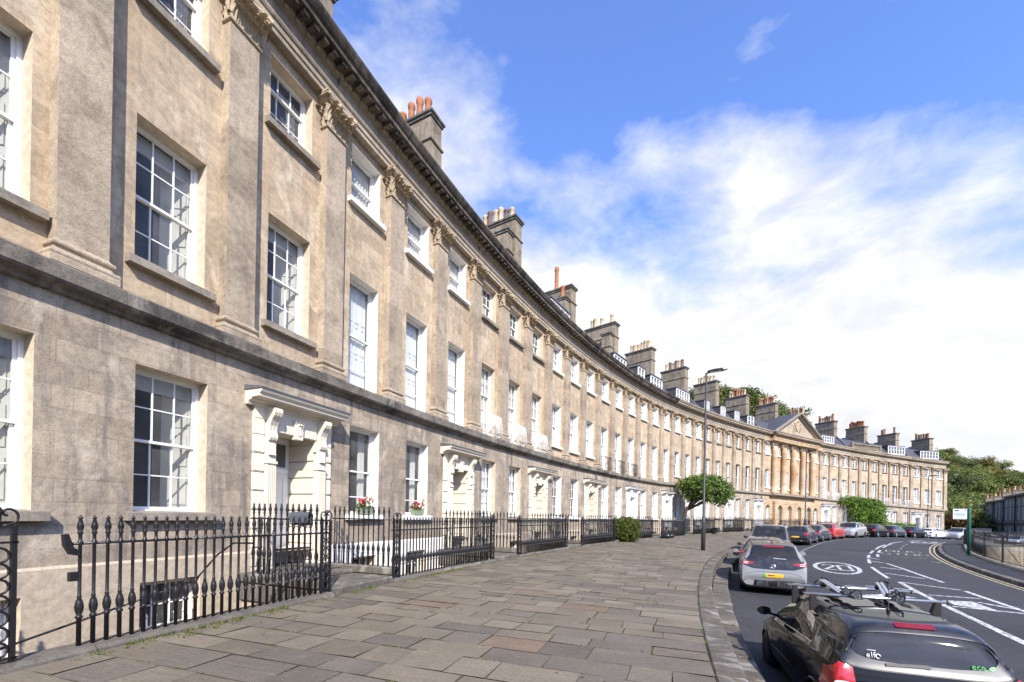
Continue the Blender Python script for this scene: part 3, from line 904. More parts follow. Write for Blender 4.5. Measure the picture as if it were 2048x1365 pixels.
def build_house(k0, n, door, st, label, group):
    k1 = k0 + n
    e = .065                                  # pilaster centre within the grid
    a, b = k0 + e, k1 + e
    house = thing('terraced_house', frame((a + b) / 2, 0), label, 'house', group)
    warm = st.get('central', False)
    central = warm
    do = .45 if central else 0.
    # --- walls
    up, gf, bs = [], [], []
    rev = 2 if st.get('white') else 1
    wins = []
    for i in range(n):
        kb = k0 + i; kc = kb + WC + (.035 if kb == -1 else 0)
        far = kb > 20
        big = st.get('long', False)
        z1 = 5.14 if big else W1['z0']; h1 = W1['z0'] + W1['h'] - z1
        up.append((kc - W1['w'] / 2 / BW, kc + W1['w'] / 2 / BW, z1, z1 + h1, st.get('rec', .26), rev))
        wins.append((kc, 0., z1, W1['w'], h1, 1, kb))
        up.append((kc - W2['w'] / 2 / BW, kc + W2['w'] / 2 / BW, W2['z0'], W2['z0'] + W2['h'], st.get('rec', .26), rev))
        wins.append((kc, 0., W2['z0'], W2['w'], W2['h'], 2, kb))
        if central:
            gf.append((kc - .52 / BW, kc + .52 / BW, .3 if kb in st['doors'] else 1.2, 3.55, .4, 2)); wins.append((kc, OG, .3 if kb in st['doors'] else 1.2, 1.04, 2.35 if kb not in st['doors'] else 3.25, 0, kb))
        elif kb == door:
            gf.append((kc + DX - .60 / BW, kc + DX + .60 / BW, .05, 3.47, .86, 3))
        else:
            gf.append((kc - W0['w'] / 2 / BW, kc + W0['w'] / 2 / BW, W0['z0'], W0['z0'] + W0['h'], st.get('rec', .26), rev))
            wins.append((kc, OG, W0['z0'], W0['w'], W0['h'], 0, kb))
            bs.append((kc - .5 / BW, kc + .5 / BW, -1.35, .36, .3, 1))
            wins.append((kc, OG + .04, -1.35, 1.0, 1.71, -1, kb))
    mb = MB()
    ogc = OG + do
    wall_panel(mb, a, b, 0, 5.0, 12.2, up, 0)
    wall_panel(mb, a, b, OG, .76, 4.8, [(h[0], h[1], max(h[2], .76), *h[3:]) for h in gf], 4)
    wall_panel(mb, a, b, OG + .04, -2.5, .70, bs + [(h[0], h[1], h[2], .70, *h[4:]) for h in gf if h[2] < .6], 5)
    mb2 = [(OG + .04, .70), (OG + .04, .72), (OG, .76)]
    for h0, h1 in zip([a] + [h[1] for h in gf if h[2] < .6], [h[0] for h in gf if h[2] < .6] + [b]):
        profile_sweep(mb, h0, h1, mb2, mi=5, caps=False)
    # rooms behind the windows
    for z in (-2.4, .15, 4.55, 8.95, 12.15):
        mb.add([W(a + .02, -.34, z), W(b - .02, -.34, z), W(b - .02, -3.4, z), W(a + .02, -3.4, z)], [(0, 1, 2, 3)], 6)
    mb.add([W(a, -3.4, -2.4), W(b, -3.4, -2.4), W(b, -3.4, 12.2), W(a, -3.4, 12.2)], [(0, 1, 2, 3)], 6)
    for k in (a + .01, b - .01):
        mb.add([W(k, -.02, -2.4), W(k, -3.4, -2.4), W(k, -3.4, 12.2), W(k, -.02, 12.2)], [(0, 1, 2, 3)], 6)
    if st.get('end'):
        mb.add([W(b, 0.12, -2.5), W(b, -9.5, -2.5), W(b, -9.5, 13.4), W(b, .12, 13.4)], [(0, 1, 2, 3)], 0)
    mb.build('wall', ['stone_upper' if not warm else 'stone_warm', 'stone_reveal', 'plaster_white', st.get('paint', 'paint_cream'), 'stone_ground' if not warm else 'stone_warm', st.get('base', 'stone_base'), 'room_dark'], house)
    # --- windows
    r = random.Random(k0 * 13 + 5)
    for kc, o, z0, w, h, fl, kb in wins:
        if fl == -1:
            win = window(house, kc, o, z0, w, h, 3, 2, 2, .28, sill=False)
            if kb < 6:
                g = MB()
                for i in range(7):
                    x = -.45 + .15 * i; g.tube([(x, -.12, .02), (x, -.12, 1.05)], .013, 5)
                    g.lathe([(.016, 0), (.02, .03), (0, .1)], 5, (x, -.12, 1.05))
                for z in (.25, .8): g.box(-.5, .5, -.13, -.11, z, z + .03)
                g.build('window_bars', 'paint_white', win, frame(kc, o - .28, z0))
            continue
        rec = st.get('rec', .26)
        if central and fl == 0:
            M = frame(kc, OG - .3, z0)
            if kb in st['doors']:
                d = MB(); d.box(-.5, .5, 0, .05, 0, 3.2, 0); d.box(-.42, .42, -.03, 0, 0, 2.1, 1)
                for zz in (.15, .8, 1.45):
                    for x0 in (-.36, .04): d.box(x0, x0 + .32, -.045, -.03, zz, zz + .5, 0)
                d.build('door', ['paint_white', 'door_white'], house, M)
            else:
                window(house, kc, OG, z0, w, h, 2, 2, 2, .3)
            continue
        bars = st.get('bars', True)
        cols = 3 if bars else 0
        rt, rb = {0: (2, 2), 1: (2, 2) if not st.get('long') else (2, 3), 2: (1, 2) if k0 < 2 else (2, 2)}[fl]
        dr = st.get('drape', 'mixed')
        if dr == 'mixed': dr = r.choice(['curtain', 'curtain', 'blind', None, 'net'])
        elif isinstance(dr, dict): dr = dr.get(fl)
        window(house, kc, o, z0, w, h, cols, rt, rb, rec, sill=not (fl == 1 and st.get('long')), white=st.get('whitesill', st.get('white', False)), drape=dr, seed=r.randint(0, 3))
        if fl == 1 and st.get('balc'):
            place('balconet', balconet_mesh(w + .16, st['balc'] == 'white'), house, frame(kc, .02, 5.12))
        elif fl == 1 and st.get('lowbalc'):
            pass
    # --- string course, entablature
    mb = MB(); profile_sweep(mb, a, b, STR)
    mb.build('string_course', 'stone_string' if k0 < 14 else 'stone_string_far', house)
    if central:
        ks = [q for q in range(k0, k1 + 1)]
    entablature(house, a, b, warm=warm)
    # --- pilasters, columns in the centre
    for q in range(k0 + (1 if k0 > -4 else 0), k1 + 1):
        if 27 <= q <= 31:
            col = place('column', column_mesh(), house, frame(q + e, .36))
            place('capital', capital_mesh(.34, .37, .74), col, frame(q + e, .36 - .02, 11.36) @ Matrix.Translation((0, .34, 0)))
        else:
            p = place('pilaster', pilaster_mesh(), house, frame(q + e, 0))
            place('capital', capital_mesh(), p, frame(q + e, 0, 11.36))
    # --- door
    if not central:
        kc = door + WC + DX; mt = st.get('paint', 'paint_cream')
        M = frame(kc, OG) @ Matrix.Diagonal((.9, 1, 1, 1))
        ds = place('door_surround', doorcase_mesh(mt), house, M)
        place('hood', hood_mesh(mt), ds, M); place('keystone', keystone_mesh(mt), ds, M)
        for x in (-.79, .79): place('console', console_mesh(mt), ds, M @ Matrix.Translation((x, 0, 0)) @ Matrix.Diagonal((.82, .82, 1, 1)))
        place('door', door_mesh(st.get('door', 'door_white')), ds, M @ Matrix.Translation((0, 0, .30)))
    # --- entrance bridge over the area
    for kd in (st['doors'] if central else [door]):
        kc = kd + WC; mb = MB(); M = frame(kc, 0)
        mb.box(-1.22, 1.22, -2.35, -OG - .04, -.25, .13, 0, M, bev=.03)
        mb.box(-1.0, 1.0, -1.15, -OG - .045, .134, .24, 0, M, bev=.02); mb.box(-.95, .95, -.80, -OG + .7, .244, .34, 0, M, bev=.02)
        for sd in (-1, 1): mb.box(sd * 1.13 - .13, sd * 1.13 + .13, -2.3, -OG - .05, .134, .33, 0, M, bev=.03)
        for sd in (-1, 1): mb.box(sd * 1.0 - .15, sd * 1.0 + .15, -2.3, -OG - .05, -2.5, -.25, 1, M)
        mb.build('entrance_step', ['stone_coping', st.get('base', 'stone_base')], house)
    # --- roof
    mb = MB()
    profile_sweep(mb, a, b, [(-.30, 13.38), (-.45, 13.5), (-1.9, 15.25), (-5.6, 16.5), (-10., 13.2), (-10., 12.)], mi=0, caps=True)
    for k in ([b] if k0 > -4 else [a, b]):
        M = frame(k, 0)
        mb.prism([(.30, 13.3), (.38, 13.72), (1.85, 15.50), (5.6, 16.75), (9.9, 13.6), (9.9, 13.2), (5.6, 16.3), (1.9, 15.0)], -.13, .13, 1, M, ax='x')
    if st.get('end'): mb.add([W(b, -.3, 13.3), W(b, -1.9, 15.25), W(b, -5.6, 16.5), W(b, -10, 13.2)], [(0, 1, 2, 3)], 2)
    mb.build('roof', ['slate', 'lead_grey', 'stone_chimney'], house)
    if k1 in CHIM_TOP:
        if k1 == 2: chimney(house, k1 + .12, CHIM_TOP[k1], CHIM_POTS[k1], y0=.55, y1=2.3, hw=.35)
        else: chimney(house, k1, CHIM_TOP[k1], CHIM_POTS[k1])
        if k1 in (8, 11, 14): chimney(house, k1 - .30, CHIM_TOP[k1] - 1.1, 't' if k1 == 11 else '', y0=2.1, y1=2.9, hw=.3)
    if k0 in (8, 14, 20, 23, 35, 38):      # cast iron rainwater pipe beside the party wall
        pm = MB(); kq = k0 + .15 if k0 == 2 else k1 - .08
        pm.tube([W(kq, OG + .09, -.2), W(kq, OG + .09, 4.62)], .05, 8)
        for z in (.9, 2.4, 3.9): pm.tube([W(kq, OG + .09, z), W(kq, OG + .09, z + .09)], .068, 8)
        pm.build('rainwater_pipe', 'lead_grey', house)
    for (kk, w, z0, z1) in st.get('dormers', []): dormer(house, kk, w, z0, z1, 0)
    if st.get('balustrade'): place('balustrade', balustrade_mesh(st['balustrade'][1]), house, frame(st['balustrade'][0], -.25, 13.42))
    return house

# ------------------------------------------------------------------ pediment and arches of the central pair
def central_extras(hl, hr):
    e = .065
    # projecting entablature over the five columns, and the pediment
    for (ka, kb, h) in ((26.72, 29 + e, hl), (29 + e, 31.46, hr)):
        entablature(h, ka, kb, do=.52, warm=True)
    M = frame(29.09, 0); hw = (31.46 - 26.72) / 2 * BW
    mb = MB()
    apex = 16.55
    mb.prism([(-hw + .3, 13.35), (hw - .3, 13.35), (0, apex - .45)], -.70, .4, 0, M)
    for sd in (-1, 1):                         # raking cornice
        d = Vector((hw + .32, 0, apex - 13.30)); L = d.length; ang = math.atan2(apex - 13.30, hw + .32)
        R_ = M @ Matrix.Translation((sd * -(hw + .32), 0, 13.30)) @ (Matrix.Rotation(-ang, 4, 'Y') if sd > 0 else Matrix.Rotation(ang, 4, 'Y')) if False else None
        p0 = (sd * (hw + .32), 13.28); p1 = (0, apex)
        nx, nz = sd * math.sin(ang), math.cos(ang)
        def off(p, t): return (p[0] - nx * t, p[1] - nz * t)
        mb.prism([p0, p1, off(p1, .17), off(p0, .17)] if sd > 0 else [p1, p0, off(p0, .17), off(p1, .17)], -1.32, -.1, 1, M)
        mb.prism([off(p0, .172), off(p1, .172), off(p1, .40), off(p0, .40)], -.98, -.1, 0, M)
        nb = 22
        for i in range(nb):
            t = (i + .7) / nb; c = (p0[0] + (p1[0] - p0[0]) * t - nx * .22, p0[1] + (p1[1] - p0[1]) * t - nz * .22)
            mb.box(c[0] - .07, c[0] + .07, -1.22, -.98, c[1] - .06, c[1] + .06, 1, M)
        mb.prism([(p0[0], p0[1] + .02), (p1[0], p1[1] + .02), (0, apex - .3), (sd * hw, 13.32)], -.9, 5.2, 2, M)
    ped = mb.build('pediment', ['stone_cornice', 'stone_string_far', 'slate'], hl)
    ar = MB(); rr = random.Random(3)             # carved coat of arms: a shield with foliage scrolls round it
    ar.prism([(-.42, 15.05), (.42, 15.05), (.42, 14.5), (.25, 14.15), (0, 13.95), (-.25, 14.15), (-.42, 14.5)], -.82, -.70, 0, M)
    for sd in (-1, 1):
        for q in range(5):
            volute(ar, M @ Matrix.Translation((sd * (.55 + .13 * (q % 3)), -.76, 13.95 + .27 * q)) @ Matrix.Scale(sd, 4, (1, 0, 0)), .19 - .015 * q, 14, .05)
    volute(ar, M @ Matrix.Translation((0, -.76, 15.25)), .2, 14, .05)
    ar.build('carving', 'stone_carved', ped)
    # ground floor: rusticated projecting podium with round arches
    for h, ks in ((hl, (26, 27, 28)), (hr, (29, 30, 31))):
        mb = MB()
        for kb in ks:
            kc = kb + WC; proj = .40 if 27 <= kb <= 30 else .03
            o1 = OG + proj
            hwk = .56 / BW; z_s = 3.0; rr_ = .56
            ka, kz = kb + e, kb + 1 + e
            # rusticated courses left and right of the opening, and above the arch
            for ci in range(11):
                z0, z1 = .02 + ci * .37, .02 + (ci + 1) * .37 - .03
                if z1 > 4.68: z1 = 4.68
                for (p, q) in ((ka, kc - hwk), (kc + hwk, kz)):
                    if z1 <= z_s + .05:
                        seg = [(p, q)]
                    else:
                        zm = (z0 + z1) / 2; dd = zm - z_s
                        ext = math.sqrt(max(0, rr_ ** 2 - max(0, dd) ** 2)) / BW if dd < rr_ else 0
                        seg = [(p, kc - ext)] if p == ka else [(kc + ext, q)]
                    for s0, s1 in seg:
                        A = [W(s0, o1, z0), W(s1, o1, z0), W(s1, o1, z1), W(s0, o1, z1)]
                        B = [W(s0, OG, z0), W(s1, OG, z0), W(s1, OG, z1), W(s0, OG, z1)]
                        mb.add(A + B, [(0, 1, 2, 3), (4, 5, 1, 0), (3, 2, 6, 7), (0, 3, 7, 4), (1, 5, 6, 2)], 0)
            # smooth backing behind the joints and the arch ring
            M2 = frame(kc, 0)
            n = 12
            for i in range(n):
                a0, a1 = PI * i / n, PI * (i + 1) / n
                P = [(rr_ * math.cos(a0), z_s + rr_ * math.sin(a0)), (rr_ * math.cos(a1), z_s + rr_ * math.sin(a1)), ((rr_ + .2) * math.cos(a1), z_s + (rr_ + .2) * math.sin(a1)), ((rr_ + .2) * math.cos(a0), z_s + (rr_ + .2) * math.sin(a0))]
                mb.prism(P, -o1 - .03, -OG + .02, 0, M2)
                Q = [(rr_ * math.cos(a0), z_s + rr_ * math.sin(a0)), (rr_ * math.cos(a1), z_s + rr_ * math.sin(a1)), (rr_ * math.cos(a1), z_s + rr_ + .02), (rr_ * math.cos(a0), z_s + rr_ + .02)]
                if i not in (5, 6): mb.prism(Q, -OG - .02, -OG + .3, 0, M2)
        mb.build('podium', 'stone_warm', h)
        mb = MB()
        pa, pb = (26.72, 29 + e) if h is hl else (29 + e, 31.46)
        profile_sweep(mb, pa, pb, [(o + .40 if o > .05 else o, z) for o, z in STR])
        mb.build('podium_ledge', 'stone_string_far', h)

GH = 'stone houses of the curved terrace'
DARK = {0: 'cased', 1: 'cased', 2: 'curtain'}
HOUSES = []
def H(k0, door, st, label, n=3):
    h = build_house(k0, n, door, st, label, GH); HOUSES.append((k0, door, h)); return h

H(-4, -2, dict(drape=DARK), 'golden stone terraced house at the near end, standing beyond the first ringed gatepost')
H(-1, 1, dict(paint='paint_cream', drape=DARK), 'nearest golden stone house with cream doorway and dark twelve-pane windows')
H(2, 4, dict(paint='paint_cream', white=True, whitesill=True, bars=False, long=True, base='plaster_white', drape={0: 'curtain', 1: 'shutter', 2: 'net'}), 'stone house with white shutters behind long windows and red geraniums on its sills')
H(5, 7, dict(paint='paint_cream', long=True, balc='white', drape={0: 'shutter', 1: 'net', 2: 'curtain'}), 'stone house with three white iron balconets, next to the house with geraniums')
H(8, 10, dict(paint='paint_cream', white=True, drape={0: 'blind', 1: 'net', 2: 'shutter'}, dormers=[(9.2, 2.6, 13.95, 15.0)]), 'stone house with white window reveals between the white and the black balconets')
H(11, 13, dict(paint='paint_white', white=True, whitesill=True, long=True, balc='black', drape={0: 'net', 1: 'shutter', 2: 'shutter'}, dormers=[(13.2, 2.2, 13.95, 14.9)]), 'stone house with three black iron balconets')
H(14, 16, dict(paint='paint_white', white=True, long=True, drape={0: 'net', 1: 'shutter', 2: 'net'}, dormers=[(14.9, 1.2, 13.9, 15.2), (16.2, 2.4, 13.9, 15.1)]), 'stone house whose white doorway stands just left of the clipped tree')
H(17, 19, dict(paint='paint_white', white=True, drape={0: 'net', 1: 'curtain', 2: 'net'}, dormers=[(18.6, 2.9, 13.75, 15.1)]), 'stone house behind the crown of the clipped tree')
H(20, 22, dict(paint='paint_white', drape={0: 'net', 1: 'curtain', 2: 'curtain'}, dormers=[(20.9, .95, 13.75, 15.1), (22.5, .95, 13.75, 15.1)]), 'stone house just right of the clipped tree, with two narrow white dormers')
H(23, 25, dict(paint='paint_white', long=True, bars=False, drape={0: 'net', 1: None, 2: 'curtain'}, dormers=[(23.9, .95, 13.75, 15.1), (25.3, 1.5, 13.75, 15.0)]), 'stone house with tall plain dark windows just left of the pediment')
c1 = H(26, None, dict(central=True, doors=(28,), paint='paint_white', white=True, drape={0: None, 1: 'curtain', 2: 'net'}), 'left half of the orange stained columned centre, under the pediment')
c2 = H(29, None, dict(central=True, doors=(29,), paint='paint_white', white=True, drape={0: None, 1: 'curtain', 2: 'net'}), 'right half of the orange stained columned centre, under the pediment')
central_extras(c1, c2)
H(32, 32, dict(paint='paint_white', white=True, balc='white', long=True, drape={0: 'net', 1: 'net', 2: 'blind'}, dormers=[(33.3, 3.0, 13.75, 14.85)]), 'stone house just right of the pediment, with one wide white dormer')
H(35, 35, dict(paint='paint_white', drape={0: 'net', 1: 'net', 2: 'curtain'}, balustrade=(36.9, 7.0)), 'stone house behind the big green climber, with a roof balustrade')
H(38, 38, dict(paint='paint_white', long=True, balc='white', drape={0: 'net', 1: None, 2: None}, dormers=[(40.1, 3.9, 13.7, 15.1)], bars=True), 'stone house second from the far end, with dark first floor windows')
H(41, 41, dict(paint='paint_white', white=True, end=True, drape={0: 'curtain', 1: 'shutter', 2: 'curtain'}, door='door_dark', dormers=[(43.1, 3.9, 13.7, 15.0)]), 'far end stone house of the crescent beside the wooded hill')
# ------------------------------------------------------------------ ground, pavement, road
mb = MB(); mb.add([(-900, -400, -2.6), (1100, -400, -2.6), (1100, 1200, -2.6), (-900, 1200, -2.6)], [(0, 1, 2, 3)])
mb.build('ground', 'ground_soil', kind='structure')

OR, OK1, OK2, OK3 = 2.45, 8.97, 9.27, 9.70        # pavement inner edge, kerb courses, road edge
rp = random.Random(21)
mb = MB(); gaps = []
k = -4.5
row = 0
while k < 46.:
    dk = rp.uniform(.34, .58) / BW
    if k > 22: dk *= 2.2
    o = OR + 0.
    first = True
    while o < OK1 - .02:
        wd = rp.uniform(.42, 1.0) * (1.5 if k > 22 else 1)
        o2 = o + wd
        if o2 > OK1 - .4: o2 = OK1
        g = .006
        base = rp.random()
        t = rp.uniform(.84, 1.12)
        c = (.192 * t, .160 * t, .117 * t)
        if base < .015: c = (.205 * t, .15 * t, .105 * t)
        elif base < .28: c = (.158 * t, .135 * t, .106 * t)
        elif base < .42: c = (.205 * t, .176 * t, .13 * t)
        j = [rp.uniform(-.005, .005) for _ in range(4)]; q = [rp.uniform(-.012, .012) for _ in range(8)]
        ins = g / BW * 1.2
        P = [W(k + ins + q[0] / BW, o + g + q[1], j[0]), W(k + ins + q[2] / BW, o2 - g + q[3], j[1]), W(k + dk - ins + q[4] / BW, o2 - g + q[5], j[2]), W(k + dk - ins + q[6] / BW, o + g + q[7], j[3])]
        off = rp.uniform(0, 40)
        mb.add([P[0], P[3], P[2], P[1]], [(0, 1, 2, 3)], 0, False, [[(off, 0), (off, dk * BW), (off + wd, dk * BW), (off + wd, 0)]], c)
        if k < 16:
            gaps.append((k, o, o2)); gaps.append((None, o2, (k, k + dk)))
        o = o2
    k += dk; row += 1
rows = [[W(kk, OR - .3, -.012), W(kk, OK1 + .01, -.012), W(kk, OK1 + .01, -1.2)] for kk in [-4.5 + .5 * i for i in range(103)]]
L = [0, 6.8, 8.]
for i in range(len(rows) - 1):
    for q in range(2):
        u0 = i * .5 * BW
        mb.add([rows[i][q], rows[i + 1][q], rows[i + 1][q + 1], rows[i][q + 1]], [(0, 1, 2, 3)], 1, False, [[(L[q], u0), (L[q], u0 + 1.25), (L[q + 1], u0 + 1.25), (L[q + 1], u0)]])
mb.build('pavement', ['flagstone', 'joint_moss'], kind='structure')

def kerb_blocks(name, o0, o1, ztop, zbot, k0, k1, ln, seed, mat='stone_kerb'):
    r = random.Random(seed); mb = MB(); k = k0
    while k < k1:
        dk = r.uniform(.7, 1.25) * ln / BW; g = .008 / BW; j = r.uniform(-.012, .012); jo = r.uniform(-.015, .015)
        b = .018
        def P(kk, o, z): return W(kk, o, z)
        zt, zb = ztop(k) + j, zbot(k)
        ring = lambda kk: [P(kk, o0 + .004, zb), P(kk, o0 + .004, zt - b), P(kk, o0 + .004 + b, zt), P(kk, o1 - b * 1.4 + jo, zt), P(kk, o1 + jo, zt - b * 1.2), P(kk, o1 + jo + .01, zb)]
        ra, rb = ring(k + g), ring(k + dk - g)
        off = r.uniform(0, 30)
        L = [0]
        for i in range(1, 6): L.append(L[-1] + (Vector(ra[i]) - Vector(ra[i - 1])).length)
        for i in range(5):
            mb.add([ra[i], rb[i], rb[i + 1], ra[i + 1]], [(0, 1, 2, 3)], 0, False, [[(off, L[i]), (off + dk * BW, L[i]), (off + dk * BW, L[i + 1]), (off, L[i + 1])]])
        mb.add(ra, [(0, 1, 2, 3, 4, 5)]); mb.add(rb, [(5, 4, 3, 2, 1, 0)])
        k += dk
    return mb.build(name, mat, kind='structure')
rz = lambda k: ZR(k) - ZP(k)
kerb_blocks('kerb', OK1, OK2, lambda k: .0, lambda k: rz(k) - .1, -4.5, 46, .95, 3)
kerb_blocks('kerb_step', OK2 + .012, OK3, lambda k: rz(k) * .5, lambda k: rz(k) - .1, -4.5, 46, 1.05, 4)

ORK = 18.75
mb = MB(); ks = [-5 + .5 * i for i in range(126)]; os_ = [OK3 - .2, 11, 12.5, 14, 15.5, 17, ORK + .1]
for i in range(len(ks) - 1):
    for j in range(len(os_) - 1):
        mb.add([RW(ks[i], os_[j]), RW(ks[i], os_[j + 1]), RW(ks[i + 1], os_[j + 1]), RW(ks[i + 1], os_[j])][::-1], [(0, 1, 2, 3)], 0, False,
               [[(os_[j], ks[i + 1] * BW), (os_[j + 1], ks[i + 1] * BW), (os_[j + 1], ks[i] * BW), (os_[j], ks[i] * BW)]])
mb.build('road', 'asphalt', kind='structure')

# right-hand pavement with a dark kerb, coping stones under its railing
mb = MB()
def strip(mb, prof, k0, k1, step=.5, mi=0):
    n = int((k1 - k0) / step) + 1
    L = [0]
    for i in range(1, len(prof)): L.append(L[-1] + math.hypot(prof[i][0] - prof[i - 1][0], prof[i][1] - prof[i - 1][1]))
    for i in range(n - 1):
        a, b = k0 + i * step, k0 + (i + 1) * step
        for j in range(len(prof) - 1):
            mb.add([RW(a, *prof[j]), RW(b, *prof[j]), RW(b, *prof[j + 1]), RW(a, *prof[j + 1])], [(0, 1, 2, 3)], mi, False,
                   [[(prof[j][0], a * BW), (prof[j][0], b * BW), (prof[j + 1][0] + .01, b * BW), (prof[j + 1][0] + .01, a * BW)]])
RK0, RK1 = -3., 29.
strip(mb, [(ORK, -.05), (ORK + .02, .12), (ORK + .05, .135), (ORK + .22, .14)], RK0, RK1, mi=0)
strip(mb, [(ORK + .23, .138), (20.05, .15)], RK0, RK1, mi=1)
mb.build('footway', ['stone_coping', 'asphalt'], kind='structure')

# ------------------------------------------------------------------ painted markings (thin sheets 4 mm over the road)
mw, my, mf = MB(), MB(), MB()
def line(mb, pts, w, dz=.005, n=6):
    """pts in (k, o); ribbon of width w metres"""
    for (ka, oa), (kb, ob) in zip(pts[:-1], pts[1:]):
        m = max(1, int(abs(kb - ka) * 3)) if abs(kb - ka) > .15 else 1
        dk, do = (kb - ka) * BW, ob - oa
        l = math.hypot(dk, do); nk, no = -do / l * w / 2 / BW, dk / l * w / 2
        for i in range(m):
            t0, t1 = i / m, (i + 1) / m
            A = (ka + (kb - ka) * t0, oa + (ob - oa) * t0); B = (ka + (kb - ka) * t1, oa + (ob - oa) * t1)
            q = [(A[0] - nk, A[1] - no), (B[0] - nk, B[1] - no), (B[0] + nk, B[1] + no), (A[0] + nk, A[1] + no)]
            mb.add([RW(*p, dz) for p in q], [(0, 1, 2, 3)], 0, False, [[(p[1], p[0] * BW) for p in q]])
def poly(mb, pts, dz=.005):
    mb.add([RW(*p, dz) for p in pts], [tuple(range(len(pts)))], 0, False, [[(p[1], p[0] * BW) for p in pts]])
k = 8.2                                   # edge of the parking bays: short dashes
while k < 37: line(mw, [(k, 12.0), (k + .20, 12.0)], .09); k += .36
# roundel 20, lying along the road
def roundel(kc, oc, a, b, txt=True):
    n = 44
    for i in range(n):
        t0, t1 = 2 * PI * i / n, 2 * PI * (i + 1) / n
        poly(mw, [(kc + a * math.cos(t0), oc + b * math.sin(t0)), (kc + a * math.cos(t1), oc + b * math.sin(t1)), (kc + (a - .115) * math.cos(t1), oc + (b - .17) * math.sin(t1)), (kc + (a - .115) * math.cos(t0), oc + (b - .17) * math.sin(t0))])
    if not txt: return
    L, w = .52, .12
    o1, o2 = oc - .50, oc - .07           # digit 2
    line(mw, [(kc + L * .55, o1), (kc + L * .85, o1 + .06), (kc + L * .97, o1 + .2), (kc + L * .85, o2 - .06), (kc + L * .5, o2)], w)
    line(mw, [(kc + L * .5, o2 + .005), (kc - L * .97, o1 + .02)], w + .02)
    line(mw, [(kc - L * .93, o1), (kc - L * .93, o2 + .02)], w + .06)
    o1, o2 = oc + .09, oc + .52           # digit 0
    line(mw, [(kc - L * .8, o1), (kc + L * .8, o1)], w); line(mw, [(kc - L * .8, o2), (kc + L * .8, o2)], w)
    line(mw, [(kc + L * .9, o1 - .06), (kc + L * .9, o2 + .06)], w + .12); line(mw, [(kc - L * .9, o1 - .06), (kc - L * .9, o2 + .06)], w + .12)
roundel(9.45, 13.68, 1.2, .90)
roundel(22.0, 18.0 - .6, 1.2, .80)
# centre lines: broken double line round the bend
for a, b in ((10.95, 12.1), (12.5, 13.6), (14.3, 15.6), (16.3, 18.6), (19.4, 21.8), (22.8, 25.0)): line(mw, [(a, 15.12 + (a - 10) * .08), (b, 15.12 + (b - 10) * .08)], .14)
for a, b in ((13.1, 14.1), (14.8, 16.0), (17.1, 19.4)): line(mw, [(a, 15.78 + (a - 13) * .04), (b, 15.78 + (b - 13) * .04)], .14)
# hatched wedge: two outer lines and slanting bars
line(mw, [(10.05, 15.09), (8.1, 15.06)], .14); line(mw, [(7.64, 15.2), (6.0, 15.1), (4.5, 14.98), (3.2, 14.85)], .15)
line(mw, [(11.2, 15.9), (10.2, 16.19)], .13)
line(mw, [(10.22, 16.19), (8.02, 16.58)], .13); line(mw, [(7.06, 16.57), (5.5, 16.66), (4.2, 16.7), (2.5, 16.75)], .15)
for (a, b) in (((12.6, 15.35), (12.3, 15.75)), ((11.6, 15.3), (11.3, 15.8)), ((10.14, 15.41), (9.88, 16.09)), ((8.94, 15.24), (8.44, 16.27)), ((7.64, 15.22), (7.14, 16.51)), ((6.62, 13.28), (6.46, 15.05)), ((6.3, 15.25), (6.34, 16.45)), ((5.42, 15.2), (5.32, 16.5)), ((6.8, 13.9), (6.72, 15.1))):
    line(mw, [a, b], .14)
line(mw, [(5.96, 16.11), (5.5, 16.76), (4.8, 17.4)], .14); line(mw, [(5.6, 16.9), (5.35, 17.9)], .14)
line(mw, [(4.46, 14.98), (3.6, 14.87), (2.4, 14.7)], .16)
# give-way triangles
poly(mw, [(5.64, 13.59), (6.15, 14.1), (5.9, 14.75)]); poly(mw, [(5.62, 13.5), (5.75, 13.35), (6.0, 14.0)])
poly(mw, [(5.88, 15.3), (5.98, 16.0), (5.28, 16.05), (5.55, 15.35)])
# worn letters of BUS STOP at the kerbside bay
glyph = {'B': [[(0, 0), (0, 1), (.8, 1), (.8, .5), (0, .5), (.9, .5), (.9, 0), (0, 0)]], 'U': [[(0, 1), (0, 0), (.9, 0), (.9, 1)]], 'S': [[(.9, 1), (0, 1), (0, .5), (.9, .5), (.9, 0), (0, 0)]],
         'T': [[(0, 1), (.9, 1)], [(.45, 1), (.45, 0)]], 'O': [[(0, 0), (0, 1), (.9, 1), (.9, 0), (0, 0)]], 'P': [[(0, 0), (0, 1), (.9, 1), (.9, .5), (0, .5)]]}
def letters(txt, k0, o0, dk, do):
    for i, ch in enumerate(txt):
        if ch == ' ': continue
        for st in glyph[ch]: line(mf, [(k0 + y * dk, o0 + (i + x * .78) * do) for x, y in st], .11)
letters('BUS', 15.55, 16.2, .62, .62); letters('STOP', 14.35, 16.0, .62, .58)
line(mf, [(13.4, 16.3), (13.4, 17.9)], .1); line(mf, [(12.6, 17.9), (12.2, 18.2)], .1)
for a in (17.4, 18.6, 19.8): line(mf, [(a, 16.9), (a - .5, 16.9)], .1)
for oo in (18.37, 18.58): line(my, [(k2, oo) for k2 in [2 + .5 * i for i in range(54)]], .075)
o = mw.build('road_marking', 'marking_white'); o['kind'] = 'structure'
o = my.build('kerb_marking', 'marking_yellow'); o['kind'] = 'structure'
o = mf.build('bus_bay_marking', 'marking_faded'); o['kind'] = 'structure'

